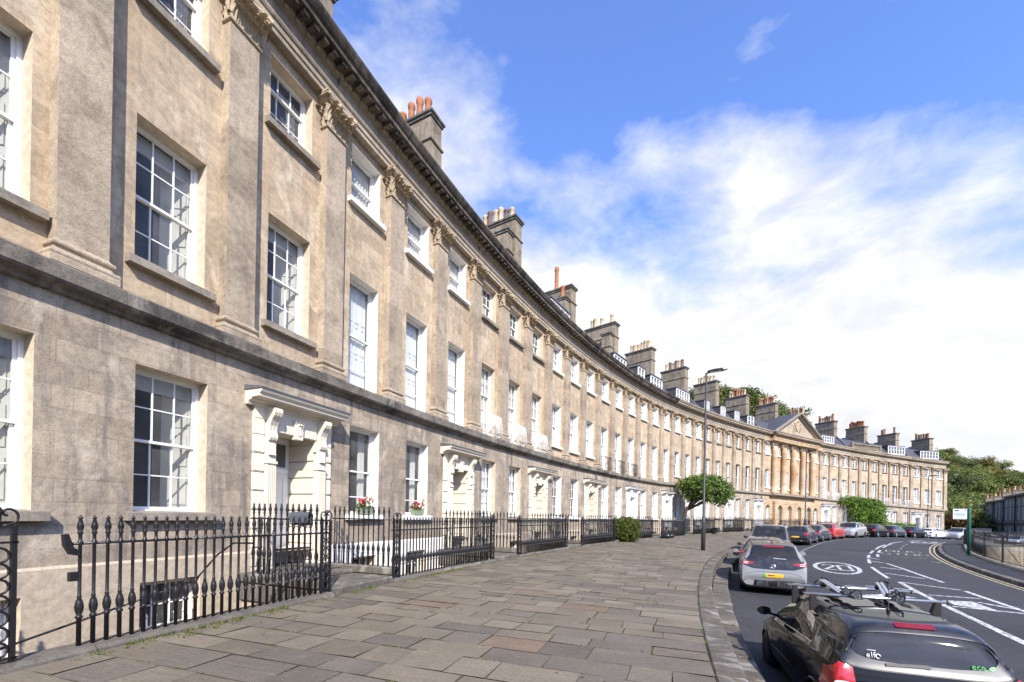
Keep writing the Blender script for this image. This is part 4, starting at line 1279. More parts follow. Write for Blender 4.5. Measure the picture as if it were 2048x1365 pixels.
# ------------------------------------------------------------------ area railings
def bar_mesh(lo=False):
    def f():
        mb = MB()
        pr = [(.017, 0), (.017, .30), (.024, .305), (.026, .325), (.016, .34), (.026, .38), (.031, .43), (.024, .49), (.013, .53), (.018, .545), (.0125, .56), (.0125, 1.12), (.02, 1.135), (.02, 1.16), (.013, 1.175), (.013, 1.24), (.022, 1.26), (.014, 1.275), (.024, 1.32), (.021, 1.36), (.010, 1.41), (.017, 1.425), (.002, 1.46)]
        if lo: pr = [(.018, 0), (.018, .3), (.03, .42), (.014, .54), (.014, 1.2), (.025, 1.3), (.003, 1.46)]
        mb.lathe([(q * 1.32, z) for q, z in pr], 8 if not lo else 5)
        return mesh_of(mb, 'bar', 'iron_black')
    return shared(('bar', lo), f)

def gatepost_mesh():
    def f():
        mb = MB(); d = .105
        for x in (-d, d):
            mb.box(x - .02, x + .02, -.02, .02, 0, 1.36)
        for z in (.05, 1.20, 1.36): mb.box(-d - .03, d + .03, -.02, .02, z, z + .022)
        for i in range(7):
            z = .155 + i * .155
            mb.tube([(.075 * math.cos(a), 0, z + .075 * math.sin(a)) for a in [2 * PI * q / 14 for q in range(15)]], .012, 6, caps=False)
        for sd in (-1, 1):                 # lyre scrolls on top
            pts = []
            for i in range(22):
                t = i / 21
                a = -PI * .5 + t * PI * 1.9
                r = .075 * (1 - .55 * t)
                pts.append((sd * (.07 + r * math.cos(a)), 0, 1.46 + r * math.sin(a) + .05 * t))
            mb.tube([(sd * .02, 0, 1.375)] + pts, .012, 6)
        mb.lathe([(.02, 1.37), (.014, 1.42), (.022, 1.5), (.026, 1.53), (.0, 1.58)], 8)
        return mesh_of(mb, 'gatepost', 'iron_black')
    return shared('gatepost', f)

def run_bars(t, P0, P1, z0, z1, n, lo, rail=1.14):
    """straight run of bars between two points, base heights z0, z1"""
    for i in range(n):
        f = (i + .5) / n
        p = [P0[q] + (P1[q] - P0[q]) * f for q in (0, 1)]
        place('bar', bar_mesh(lo), t, Matrix.Translation((p[0], p[1], z0 + (z1 - z0) * f)))
    mb = MB()
    a = Vector((P0[0], P0[1], z0 + rail)); b = Vector((P1[0], P1[1], z1 + rail))
    mb.tube([a, b], .02, 4)
    mb.build('rail', 'iron_black', t)

def coping_run(t, ka, kb):
    mb = MB(); r = random.Random(int(ka * 10)); k = ka
    while k < kb - .05:
        dk = min(r.uniform(1., 1.5) / BW, kb - k); j = r.uniform(-.01, .01)
        g = .006 / BW; b = .03
        ring = lambda kk: [W(kk, 2.12, -2.5), W(kk, 2.12, .03), W(kk, 2.15, .08 + j), W(kk, 2.42, .075 + j), W(kk, 2.475, .03), W(kk, 2.48, -.1)]
        A, B = ring(k + g), ring(k + dk - g)
        for i in range(5): mb.add([A[i], B[i], B[i + 1], A[i + 1]], [(0, 1, 2, 3)])
        mb.add(A, [(0, 1, 2, 3, 4, 5)]); mb.add(B, [(5, 4, 3, 2, 1, 0)])
        k += dk
    mb.build('coping', 'stone_coping', t)

RAIL_LABEL = {-4: 'black iron area railing left of the ringed gatepost at the near edge', -1: 'nearest black iron area railing, with urn bars and a blue-grey pouch on it', 2: 'black area railing below the red geranium window boxes', 5: 'black area railing before the house with white balconets',
              8: 'black area railing between the white balconet house and the round green bush', 11: 'black area railing beside the round green bush', 14: 'black area railing with black refuse sacks at its foot', 17: 'black area railing round the trunk of the clipped tree',
              20: 'black area railing just right of the lamp post with the clipped tree', 23: 'black area railing behind the grey people carrier', 26: 'rust stained area railing before the left half of the columned centre', 29: 'rust stained area railing before the right half of the columned centre',
              32: 'black area railing behind the parked red hatchback', 35: 'black area railing under the big green climber', 38: 'black area railing beside the low green hedge', 41: 'black area railing at the far end house of the crescent'}
for k0, door, h in HOUSES:
    t = thing('area_railing', frame(k0 + 1.5, 2.3), RAIL_LABEL[k0], 'railing', 'iron railings along the basement areas')
    Mi = t.matrix_world.inverted()
    lo = k0 > 13
    far = k0 > 22
    if door is None: door = 28 if k0 == 26 else 29
    kc = door + WC; hb = 1.0 / BW
    lft = (k0 + .065, kc - hb) ; rgt = (kc + hb, k0 + 3.065)
    if k0 <= 23:
        lft = (k0 - .4 + 1 - .4 if False else k0 - 1 + WC + hb, kc - hb); rgt = None
        if k0 == -1: lft = (-.36, kc - hb)
    sp = .135 if not far else .17
    for seg in (lft, rgt):
        if seg is None or seg[1] - seg[0] < .12: continue
        coping_run(t, max(seg[0] - (.4 if k0 == -1 else 0), -4), seg[1])
        m = max(1, int(round((seg[1] - seg[0]) * 2)))
        for i in range(m):
            a, b = seg[0] + (seg[1] - seg[0]) * i / m, seg[0] + (seg[1] - seg[0]) * (i + 1) / m
            n = max(2, int(round((b - a) * BW / sp)))
            run_bars(t, S(a, 2.3), S(b, 2.3), ZP(a) + .075, ZP(b) + .075, n, lo)
    for sd in (-1, 1):                       # along both sides of the entrance bridge
        kk = kc + sd * 1.13 / BW
        run_bars(t, S(kk, .35), S(kk, 2.2), ZP(kk) + .32, ZP(kk) + .32 if sd < 0 else ZP(kk) + .32, 12 if not far else 8, lo)
        place('gatepost', gatepost_mesh(), t, frame(kk, 2.36, .08))
    if k0 == -1:
        place('gatepost', gatepost_mesh(), t, frame(-.60, 2.35, .05))
        mb = MB()
        a = Vector(W(-.1, 2.3, .62)); mb.tube([W(.55, 2.3, 1.1), W(.42, 2.28, 1.12), W(.34, 2.2, .95), W(.2, 2.24, .62), W(-.62, 1.4, -.1)], .014, 6)
        mb.prism([(-.09, 1.32), (-.05, 1.33), (.0, 1.17), (.05, 1.14), (.05, 1.08), (-.03, 1.10), (-.08, 1.2)], -.03, .03, M=frame(-.36, 2.3)); mb.box(-.045, .045, -.03, .03, .80, .9, M=frame(-.35, 2.28))
        mb.build('stay', 'iron_black', t)
    elif k0 == 2:
        mb = MB(); kk = kc - hb - .15
        mb.tube([W(1 + WC + hb + .1, 1.9, 1.05), W(1 + WC + hb + .5, 1.1, .25)], .012, 6)
        mb.build('stay', 'iron_black', t)
    for ch in t.children:
        if ch.matrix_basis == Matrix.Identity(4) or True:
            pass

# canvas pouch hanging on the side railing of the nearest doorway
M = frame(1 + WC - 1.13 / BW, 1.72, .32 + 1.10)
mb = MB(); rows = []
for i, (y, z) in enumerate(((-.055, -.02), (-.06, .10), (-.03, .19), (.03, .20), (.065, .13), (.07, -.06), (.045, -.08), (-.03, -.05), (-.055, -.02))):
    rows.append([(y + .006 * math.sin(i * 2 + q), -.24 + .48 * q / 8, z + .012 * math.sin(q * 1.3 + i)) for q in range(9)])
mb.sweep(rows, smooth=True)
tag(mb.build('pouch', 'canvas_blue', M=M), 'blue-grey canvas pouch slung over the railing by the cream doorway', 'pouch')

# geranium boxes on the sills of the second house
def flower_box(kc, label, seed):
    M = frame(kc, OG, 1.575); r = random.Random(seed)
    t = thing('flower_box', M, label, 'flower box', 'geranium boxes on the white sills')
    mb = MB(); mb.prism([(-.24, 0), (.24, 0), (.28, .17), (-.28, .17)], -.12, .05); mb.build('box', 'flower_box', t, M)
    lv, pr, pp = MB(), MB(), MB()
    for i in range(150):
        c = Vector((r.uniform(-.3, .3), r.uniform(-.14, .05), .17 + abs(r.gauss(0, .09))))
        n = Vector((r.gauss(0, 1), r.gauss(0, 1) - .5, r.gauss(.6, 1))).normalized(); a = n.orthogonal().normalized() * r.uniform(.02, .038); b = n.cross(a)
        lv.add([c - a, c - b * .8, c + a, c + b], [(0, 1, 2, 3)], 0, False, None, (r.random(),) * 3)
    heads = [(r.uniform(-.26, .05), r.uniform(-.16, .0), r.uniform(.26, .46), 0) for _ in range(9)] + [(r.uniform(.1, .34), r.uniform(-.16, .0), r.uniform(.3, .55), 1) for _ in range(6)]
    for hx, hy, hz, kd in heads:
        lv.tube([(hx * .6, hy * .5, .15), (hx, hy, hz)], .005, 4)
        q = pp if kd else pr
        for i in range(26):
            d = Vector((r.gauss(0, 1), r.gauss(0, 1), r.gauss(0, 1))).normalized(); c = Vector((hx, hy, hz)) + d * .042
            a = d.orthogonal().normalized() * .018; b = d.cross(a)
            q.add([c - a, c - b, c + a, c + b], [(0, 1, 2, 3)])
    lv.build('leaves', 'leaf_laurel', t, M); pr.build('red_flowers', 'petal_red', t, M); pp.build('pink_flowers', 'petal_pink', t, M)
flower_box(2 + WC, 'green box of red geraniums on the sill of the window next to the cream doorway', 5)
flower_box(3 + WC, 'green box of red geraniums on the sill farther from the cream doorway', 6)

# refuse sacks, bins, bottles by the railing
def sack(M, s, label, seed, cat='refuse sack', name='refuse_sack', mat='bag_black', group=None):
    r = random.Random(seed); mb = MB(); n = 14; prof = [(.02, 0), (.26, .01), (.34, .12), (.35, .25), (.27, .38), (.12, .46), (.05, .50), (.09, .56), (.02, .58)]
    vs = []; fs = []
    for j, (rr, z) in enumerate(prof):
        for i in range(n):
            a = 2 * PI * i / n; q = rr * (1 + .12 * math.sin(3 * a + seed) + r.uniform(-.06, .06))
            vs.append((q * math.cos(a), q * math.sin(a), z + r.uniform(-.012, .012)))
    for j in range(len(prof) - 1):
        for i in range(n): fs.append((j * n + i, j * n + (i + 1) % n, (j + 1) * n + (i + 1) % n, (j + 1) * n + i))
    mb.add(vs, fs, 0, True)
    return tag(mb.build(name, mat, M=M @ Matrix.Scale(s, 4)), label, cat, group)
sack(frame(13.75, 2.95), 1., 'shiny black refuse sack standing on the pavement, first in front of the railing', 1, group='refuse sacks at the railing')
sack(frame(13.95, 2.75), .85, 'black refuse sack leaning on the railing behind the shiny one', 2, group='refuse sacks at the railing')
sack(frame(14.35, 2.8), .9, 'black refuse sack farthest along the railing', 3, group='refuse sacks at the railing')
def bin_box(k, o, label, mat, w=.55, h=.42):
    mb = MB(); mb.prism([(-w / 2 + .04, 0), (w / 2 - .04, 0), (w / 2, h - .04), (-w / 2, h - .04)], -.2, .2, 0)
    b = mb.build('recycling_box', mat, M=frame(k, o, .13)); tag(b, label, 'recycling box', 'boxes behind the railings')
    l = MB(); l.box(-w / 2 - .03, w / 2 + .03, -.23, .23, h - .04, h + .02, bev=.015); l.build('lid', mat, b, frame(k, o, .13))
bin_box(16.75, 1.7, 'dark green recycling box behind the railing near the clipped tree trunk', 'bin_green')
bin_box(18.9, 2.75, 'black recycling box beside the lamp post foot along the railing', 'plastic_black', .8, .5)
bin_box(10.2, 1.7, 'green recycling box behind the railing left of the round bush', 'bin_green', .7, .45)

# ------------------------------------------------------------------ lamp posts, bus stop
def lamp_post(k, o, h, label, arm=1.0):
    M = frame(k, o)
    t = thing('street_lamp', M, label, 'street lamp', 'tall street lamps on the pavement')
    mb = MB(); mb.lathe([(.105, 0), (.105, 1.55), (.095, 1.60), (.06, 1.66), (.045, h - .1), (.04, h)], 14); mb.build('post', 'post_grey', t, M)
    d = MB(); d.box(-.035, .035, -.107, -.09, .5, 1.2); d.build('door', 'post_grey', t, M)
    hd = MB()
    hd.tube([(0, 0, h - .05), (0, -.16, h + .02)], .035, 8)
    pr = [(-.05, .05, -.01, .04), (-.12, .13, -.03, .07), (-.45, .17, -.03, .10), (-.80, .15, -.02, .09), (-1.0, .06, .0, .05)]
    rows = []
    for y, w, zl, zt in pr:
        y *= arm; rows.append([(-w, y, h + .03 + zl), (w, y, h + .03 + zl), (w * .85, y, h + .03 + zt * .8), (0, y, h + .03 + zt), (-w * .85, y, h + .03 + zt * .8)])
    hd.sweep(rows, close=True); hd.add(rows[0], [(0, 1, 2, 3, 4)]); hd.add(rows[-1], [(4, 3, 2, 1, 0)])
    hd.build('lantern', 'iron_black', t, M)
    pn = MB(); pn.box(-.12, .12, -.7 * arm, -.2 * arm, h - .012, h - .002); pn.build('lens', 'lamp_clear', t, M)
    return t
lamp_post(9.02, 8.08, 9.2, 'tall grey street lamp nearest, on the flagstones before the clipped tree')
lamp_post(21.45, 8.9, 8.3, 'tall dark street lamp before the columned centre of the terrace')
lamp_post(35.85, 8.9, 8.4, 'tall dark street lamp before the far end house, over the white car')

bx, by = 26.32, 24.57
kb_, ob_ = KO(bx, by)
Mb = Matrix.Translation((bx, by, ZR(kb_) + .15)) @ Matrix.Rotation(rad(-38), 4, 'Z')
t = thing('bus_stop', Mb, 'green bus stop pole with a white flag sign on the far footway', 'bus stop')
mb = MB(); mb.lathe([(.075, 0), (.075, 2.72), (.06, 2.76), (.0, 2.78)], 14); mb.box(-.09, .09, -.085, .085, 0, .04); mb.build('pole', 'sign_green', t, Mb)
f = MB(); f.box(-.66, -.085, -.018, .018, 2.10, 2.70, bev=.006); fl = f.build('flag', 'sign_white', t, Mb)
g = MB()                                     # little bus with windows, route lines
g.box(-.60, -.44, -.022, -.0185, 2.575, 2.635); g.box(-.44, -.42, -.022, -.0185, 2.575, 2.61)
for x in (-.575, -.465): g.lathe([(.015, -.003), (.015, .0)], 8, (x, -.0195, 2.57), ax='y')
g.box(-.19, -.12, -.022, -.0185, 2.62, 2.64); g.box(-.205, -.135, -.0235, -.0205, 2.608, 2.618)
g.build('bus_emblem', 'sign_dark', fl, Mb)
g = MB()
for z, w, x0 in ((2.44, .42, -.62), (2.385, .47, -.62), (2.33, .40, -.58), (2.275, .3, -.5)): g.box(x0, x0 + w, -.022, -.0185, z, z + .028)
g.build('route_lines', 'sign_teal', fl, Mb)
g = MB(); g.box(-.62, -.16, -.022, -.0185, 2.17, 2.185); g.box(-.62, -.25, -.022, -.0185, 2.14, 2.15); g.build('small_print', 'blind', fl, Mb)
# ------------------------------------------------------------------ cars
from mathutils.bvhtree import BVHTree
def pchip(P, R):
    """shape-preserving interpolation of a list of vectors, R steps per interval"""
    P = np.array(P, float); n = len(P); d = np.diff(P, axis=0); m = np.zeros_like(P)
    m[0], m[-1] = d[0], d[-1]
    for i in range(1, n - 1):
        a, b = d[i - 1], d[i]
        with np.errstate(divide='ignore', invalid='ignore'):
            h = np.where(a * b > 0, 2 * a * b / (a + b), 0.)
        m[i] = np.nan_to_num(h)
    out = []
    for i in range(n - 1):
        for q in range(R):
            t = q / R
            out.append((2 * t ** 3 - 3 * t ** 2 + 1) * P[i] + (t ** 3 - 2 * t ** 2 + t) * m[i] + (-2 * t ** 3 + 3 * t ** 2) * P[i + 1] + (t ** 3 - t ** 2) * m[i + 1])
    out.append(P[-1]); return np.array(out)

#        t     tr    zb   belt  top   w    wtop  (belt/top as share of height)
SHAPE = {
 'hatch': dict(st=[(.0, .0, .30, .36, .385, .66, .55), (.012, .012, .24, .43, .455, .84, .70), (.05, .05, .21, .49, .515, .94, .78), (.13, .13, .20, .545, .575, .985, .80), (.235, .235, .19, .615, .645, 1., .80),
                   (.27, .42, .19, .64, .975, 1., .66), (.50, .515, .19, .66, 1., 1., .70), (.53, .545, .19, .66, 1., 1., .70), (.74, .745, .19, .685, .985, 1., .69), (.80, .80, .19, .69, .975, .995, .68), (.915, .87, .20, .695, .945, .975, .64),
                   (.965, .965, .22, .67, .68, .95, .74), (.985, .985, .24, .55, .565, .94, .78), (.995, .995, .25, .42, .44, .93, .80), (1., 1., .26, .34, .36, .90, .80), (.992, .992, .22, .26, .27, .84, .7)],
               cowl=4, A=5, side=[(5, 6), (7, 8)], rear=(10, 11)),
 'saloon': dict(st=[(.0, .0, .30, .37, .39, .66, .55), (.01, .01, .24, .44, .465, .84, .70), (.05, .05, .21, .50, .53, .94, .78), (.13, .13, .20, .55, .585, .985, .80), (.25, .25, .19, .62, .65, 1., .80),
                   (.29, .42, .19, .645, .975, 1., .66), (.48, .495, .19, .66, 1., 1., .68), (.505, .52, .19, .66, 1., 1., .68), (.66, .665, .19, .675, .985, 1., .67), (.70, .70, .19, .68, .975, 1., .66), (.80, .745, .20, .69, .93, .985, .63),
                   (.86, .86, .20, .69, .70, .98, .78), (.96, .96, .22, .67, .69, .95, .80), (.985, .985, .24, .52, .54, .93, .80), (1., 1., .26, .36, .38, .88, .78), (.99, .99, .22, .26, .27, .82, .7)],
               cowl=4, A=5, side=[(5, 6), (7, 8)], rear=(10, 11)),
 'suv': dict(st=[(.0, .0, .34, .42, .44, .74, .62), (.01, .01, .25, .52, .545, .88, .74), (.04, .04, .22, .57, .595, .95, .80), (.12, .12, .20, .61, .635, .985, .82), (.24, .24, .20, .65, .675, 1., .82),
                   (.28, .40, .20, .665, .975, 1., .68), (.49, .50, .20, .68, 1., 1., .72), (.515, .525, .20, .68, 1., 1., .72), (.73, .735, .20, .695, .99, 1., .71), (.77, .775, .20, .70, .985, .995, .70), (.93, .885, .21, .71, .955, .975, .66),
                   (.97, .97, .23, .66, .67, .955, .76), (.985, .985, .25, .55, .565, .945, .80), (.995, .995, .26, .44, .455, .94, .80), (1., 1., .27, .36, .38, .91, .80), (.99, .99, .23, .28, .29, .85, .7)],
               cowl=4, A=5, side=[(5, 6), (7, 8)], rear=(10, 11)),
 'mpv': dict(st=[(.0, .0, .28, .38, .40, .70, .60), (.012, .012, .22, .47, .49, .88, .74), (.05, .05, .20, .51, .535, .95, .80), (.12, .12, .19, .55, .575, .99, .82), (.20, .20, .18, .59, .615, 1., .84),
                   (.225, .38, .18, .60, .97, 1., .74), (.46, .475, .18, .62, 1., 1., .78), (.485, .50, .18, .62, 1., 1., .78), (.72, .725, .18, .63, 1., 1., .78), (.76, .765, .18, .63, .995, 1., .78), (.955, .95, .19, .64, .98, .985, .76),
                   (.975, .975, .21, .60, .61, .97, .80), (.985, .985, .23, .50, .51, .96, .82), (.995, .995, .24, .40, .41, .95, .82), (1., 1., .25, .33, .35, .92, .8), (.99, .99, .22, .26, .27, .85, .7)],
               cowl=4, A=5, side=[(5, 6), (7, 8)], rear=(10, 11)),
 'coupe': dict(st=[(.0, .0, .30, .38, .40, .68, .56), (.01, .01, .24, .46, .485, .85, .70), (.05, .05, .21, .52, .55, .94, .78), (.13, .13, .20, .57, .60, .985, .80), (.26, .26, .19, .63, .66, 1., .80),
                   (.30, .44, .19, .655, .98, 1., .64), (.50, .51, .19, .68, 1., 1., .66), (.525, .535, .19, .68, 1., 1., .66), (.70, .705, .19, .71, .97, 1., .64), (.74, .745, .19, .715, .955, 1., .63), (.87, .80, .20, .72, .91, .99, .60),
                   (.945, .945, .22, .71, .72, .97, .76), (.975, .975, .24, .60, .61, .95, .80), (.99, .99, .25, .46, .475, .94, .80), (1., 1., .26, .36, .38, .90, .80), (.99, .99, .22, .26, .27, .84, .7)],
               cowl=4, A=5, side=[(5, 6), (7, 8)], rear=(10, 11)),
}

SHAPE['city'] = dict(SHAPE['hatch']); SHAPE['city']['st'] = list(SHAPE['hatch']['st']); SHAPE['city']['st'][10] = (.925, .905, .20, .695, .945, .975, .66)
class Car:
    def __init__(s, kind, L, Wd, Ht, body, roof=None, glass='car_glass', Rf=4, detail=1, wr=.315, wheels=(.175, .80), quarter=True):
        s.kind, s.L, s.W, s.H = kind, L, Wd, Ht; sh = SHAPE[kind]; hw = Wd / 2
        rings = []
        for t, tr, zb, be, tp, w, wt in sh['st']:
            x, xr = L * (.5 - t), L * (.5 - tr); w_ = w * hw; zt = tp * Ht; zbelt = be * Ht; zl = zb
            gh = zt - zbelt > .15
            rings.append([(x, 0, zl), (x, .80 * w_, zl), (x, .955 * w_, zl + min(.1, (zbelt - zl) * .4)), (x, w_, zl + .5 * (zbelt - zl)), (x, .985 * w_, zl + .86 * (zbelt - zl)), (x, .925 * w_ if gh else max(.9 * w_, wt * hw), zbelt),
                          (xr, wt * hw, zt - (.075 if gh else .012)), (xr, wt * hw * .80, zt - (.022 if gh else .004)), (xr, 0, zt)])
        G = np.array(rings); G2 = pchip(G.reshape(len(rings), -1), Rf).reshape(-1, 9, 3)
        G3 = np.array([pchip(g, Rf) for g in G2])        # [ns][nr][3]
        ns, nr = G3.shape[:2]
        s.parts = {}
        mb = {'body': MB(), 'windscreen': MB(), 'rear_window': MB(), 'side_window': []}
        full_v, full_f = [], []
        sides = {}
        wheelsx = [L * (.5 - q) for q in wheels]; s.wx = wheelsx; s.wr = wr
        for sg in (1, -1):
            for i in range(ns - 1):
                for j in range(nr - 1):
                    q = [G3[i][j], G3[i + 1][j], G3[i + 1][j + 1], G3[i][j + 1]]
                    q = [(p[0], p[1] * sg, p[2]) for p in q]
                    if sg > 0: q = q[::-1]
                    b = len(full_v); full_v += q; full_f.append((b, b + 1, b + 2, b + 3))
                    si, jj = i / Rf, j // Rf
                    c = np.mean(np.array(q), axis=0)
                    if 1 <= jj <= 4 and any((c[0] - wx) ** 2 + (c[2] - wr) ** 2 < (wr + .035) ** 2 for wx in wheelsx): continue
                    tgt = 'body'
                    if sh['cowl'] <= si < sh['A'] and jj >= 6: tgt = 'windscreen'
                    elif sh['rear'][0] <= si < sh['rear'][1] and jj >= 6: tgt = 'rear_window'
                    elif jj == 5 and (j % Rf) < Rf - (1 if Rf > 3 else 0):
                        for n, (a, b2) in enumerate(sh['side']):
                            if a <= si < b2: tgt = (n, sg)
                        if quarter and 9 <= si < 10: tgt = (2, sg)
                        if sh['cowl'] + .6 <= si < sh['A'] and False: tgt = (0, sg)
                    if isinstance(tgt, tuple):
                        sides.setdefault(tgt, MB()).add(q, [(0, 1, 2, 3)], 0, True)
                    else: mb[tgt].add(q, [(0, 1, 2, 3)], 1 if (tgt == 'body' and roof and jj >= 6 and 5 <= si <= 10.9) else 0, True)
            for i in (0, ns - 1):
                ring = [(p[0], p[1] * sg, p[2]) for p in G3[i]]
                mb['body'].add(ring, [tuple(range(nr))], 0, False)
        s.mb, s.sides = mb, sides
        s.bvh = BVHTree.FromPolygons([tuple(map(float, p)) for p in full_v], full_f)
        s.body, s.roof, s.glass, s.G3, s.Rf = body, roof or body, glass, G3, Rf
        s.extra = []                                    # (name, MB, mats, parent name)
    def hit(s, axis, a, b, off=.004):
        """project onto the shell: axis '-x' from behind (a=y, b=z), '+x' from the front, 'y'/'-y' from a side (a=x, b=z), 'z' from above (a=x, b=y)"""
        if axis == 'rear': o, d = Vector((-s.L, a, b)), Vector((1, 0, 0))
        elif axis == 'front': o, d = Vector((s.L, a, b)), Vector((-1, 0, 0))
        elif axis == 'left': o, d = Vector((a, s.W * 2, b)), Vector((0, -1, 0))
        elif axis == 'right': o, d = Vector((a, -s.W * 2, b)), Vector((0, 1, 0))
        else: o, d = Vector((a, b, s.H * 2)), Vector((0, 0, -1))
        h, n, i, dist = s.bvh.ray_cast(o, d)
        if h is None:
            h, n, i, dist = s.bvh.find_nearest(o + d * (s.L * .5 if axis in ('rear', 'front') else s.W * 1.5))
        if n.dot(d) > 0: n = -n
        return h + n * off
    def patch(s, name, mat, axis, outline, parent=None, off=.005, rings=4, hole=None):
        """thin panel draped on the shell; outline in the view plane; hole = inner outline with the same count"""
        if not hole and len(outline) < 17:
            outline = [(a[0] + (b[0] - a[0]) * q / 4, a[1] + (b[1] - a[1]) * q / 4) for a, b in zip(outline, outline[1:] + outline[:1]) for q in range(4)]
            rings = max(rings, 8)
        m = MB(); n = len(outline)
        cx = sum(p[0] for p in outline) / n; cy = sum(p[1] for p in outline) / n
        rows = []
        for r in range(rings + 1):
            f = r / rings
            if hole: rows.append([s.hit(axis, hole[i][0] + (outline[i][0] - hole[i][0]) * f, hole[i][1] + (outline[i][1] - hole[i][1]) * f, off) for i in range(n)])
            else:
                f = max(f, .02); rows.append([s.hit(axis, cx + (p[0] - cx) * f, cy + (p[1] - cy) * f, off) for p in outline])
        m.sweep([[tuple(p) for p in r] for r in rows], smooth=True, close=True)
        s.extra.append((name, m, mat, parent))
        return m
    def strip(s, name, mat, axis, pts, w, off=.004, parent=None):
        m = MB(); rows = []
        fine = []
        for p, q in zip(pts[:-1], pts[1:]):
            for i in range(6): fine.append((p[0] + (q[0] - p[0]) * i / 6, p[1] + (q[1] - p[1]) * i / 6))
        fine.append(pts[-1])
        for i, p in enumerate(fine):
            a = fine[max(0, i - 1)]; b = fine[min(len(fine) - 1, i + 1)]
            dx, dy = b[0] - a[0], b[1] - a[1]; l = math.hypot(dx, dy) or 1
            rows.append([tuple(s.hit(axis, p[0] - dy / l * w / 2, p[1] + dx / l * w / 2, off)), tuple(s.hit(axis, p[0] + dy / l * w / 2, p[1] - dx / l * w / 2, off))])
        m.sweep(rows, smooth=True); s.extra.append((name, m, mat, parent))
    def wheel(s, t, M, x, sg, rim='alloy'):
        hw = s.W / 2; r = s.wr; y = sg * (hw - .115)
        mb = MB(); wd = .10
        mb.lathe([(r * .66, -wd), (r * .93, -wd), (r, -wd * .7), (r, wd * .7), (r * .93, wd), (r * .66, wd)], 26, (x, y, r), ax='y')
        w = mb.build('wheel', 'tyre', t, M)
        g = MB(); f = sg
        yy = y + sg * wd * .75
        g.lathe([(r * .70, -.012), (r * .70, .012), (r * .64, .012), (r * .60, -.03)], 26, (x, yy, r), ax='y')
        for i in range(5):
            a = 2 * PI * i / 5 + .3
            for da in (-.17, .17):
                c0 = (x + .055 * math.cos(a), yy + sg * .0, r + .055 * math.sin(a)); c1 = (x + r * .66 * math.cos(a + da), yy, r + r * .66 * math.sin(a + da))
                g.tube([c0, c1], [.024, .018], 5)
        g.lathe([(.06, -.02), (.06, .015), (.03, .025), (0, .025)], 12, (x, yy, r), ax='y')
        g.build('rim', rim, w, M)
        g = MB(); g.lathe([(r * .66, -.02), (0, -.02), (0, -.025)], 20, (x, yy - sg * .04, r), ax='y'); g.build('brake_disc', 'plastic_black', w, M)
    def build(s, M, label, cat='car', group=None, name='parked_car', rim='alloy'):
        t = thing(name, M, label, cat, group); L, Wd, Hh = s.L, s.W, s.H; hw = Wd / 2
        made = {}
        made['body'] = s.mb['body'].weld().build('body', [s.body, s.roof], t, M)
        for nm in ('windscreen', 'rear_window'): made[nm] = s.mb[nm].weld().build(nm, s.glass, t, M)
        for key in sorted(s.sides): s.sides[key].weld().build('side_window', s.glass, t, M)
        wl = MB()                                        # wheel wells, underside and arch lips
        for x in s.wx:
            for sg in (1, -1):
                wl.lathe([(s.wr + .05, 0), (s.wr + .05, -sg * .35), (0, -sg * .35)], 20, (x, sg * (hw - .06), s.wr), ax='y', smooth=False)
        wl.box(-L * .46, L * .46, -hw * .78, hw * .78, .16, .24)
        wl.build('underside', 'plastic_black', t, M)
        for x in s.wx:
            for sg in (1, -1):
                s.wheel(t, M, x, sg, rim)
                lip = MB(); pts = []
                for i in range(15):
                    a = -.25 + (PI + .5) * i / 14; z = s.wr + (s.wr + .045) * math.sin(a)
                    if z < .2: continue
                    px = x + (s.wr + .045) * math.cos(a)
                    h = s.hit('left' if sg > 0 else 'right', px, z, -.004); pts.append(h)
                lip.tube(pts, .022, 6); lip.build('wheel_arch', s.body if s.kind not in ('suv', 'mpv') else 'plastic_black', t, M)
        inn = MB()                                       # cabin: floor, dashboard, seats, steering wheel
        sh = SHAPE[s.kind]['st']
        xa, xd = L * (.5 - sh[5][0]), L * (.5 - sh[10][0])
        inn.box(xd + .05, xa, -hw * .85, hw * .85, .30, .40); inn.box(xa - .05, xa + .22, -hw * .8, hw * .8, .4, sh[5][3] * Hh - .03)
        inn.box(xd - .1, xd + .35, -hw * .75, hw * .75, .4, sh[10][3] * Hh - .08)
        for (x0, ys) in ((xa - .95, (-.36, .36)), (xd + .75, (-.45, 0, .45))):
            for y in ys:
                inn.box(x0, x0 + .5, y - .22, y + .22, .40, .58, bev=.04)
                inn.prism([(x0 - .02, .5), (x0 + .12, .5), (x0 - .10, Hh * .74), (x0 - .22, Hh * .74)], y - .21, y + .21)
                inn.box(x0 - .25, x0 - .14, y - .12, y + .12, Hh * .75, Hh * .87, bev=.03)
        inn.build('seats', 'seat_dark', t, M)
        for sg in (1, -1):                               # door mirrors
            xb = xa - .12; zb = sh[5][3] * Hh + .02
            m = MB()
            m.tube([(xb, sg * hw * .90, zb), (xb, sg * (hw + .06), zb + .04)], .022, 6)
            rows = []
            for q, (dx, w_) in enumerate(((.10, .35), (.06, .85), (0, 1.), (-.045, 1.))):
                rows.append([(xb + dx, sg * (hw + .13 + .10 * w_ * math.cos(a)), zb + .08 + .07 * w_ * math.sin(a)) for a in [2 * PI * i / 12 for i in range(12)]])
            m.sweep(rows, close=True, smooth=True); m.add(rows[-1], [tuple(range(12))], 1 if s.kind == 'suv' else 0); m.add(rows[0], [tuple(range(11, -1, -1))])
            m.build('door_mirror', [s.body if s.kind != 'mpv' else 'plastic_black', 'aluminium'], t, M)
        for nm, m, mat, par in s.extra:
            made[nm] = m.build(nm, mat, made[par] if par else t, M)
        return t

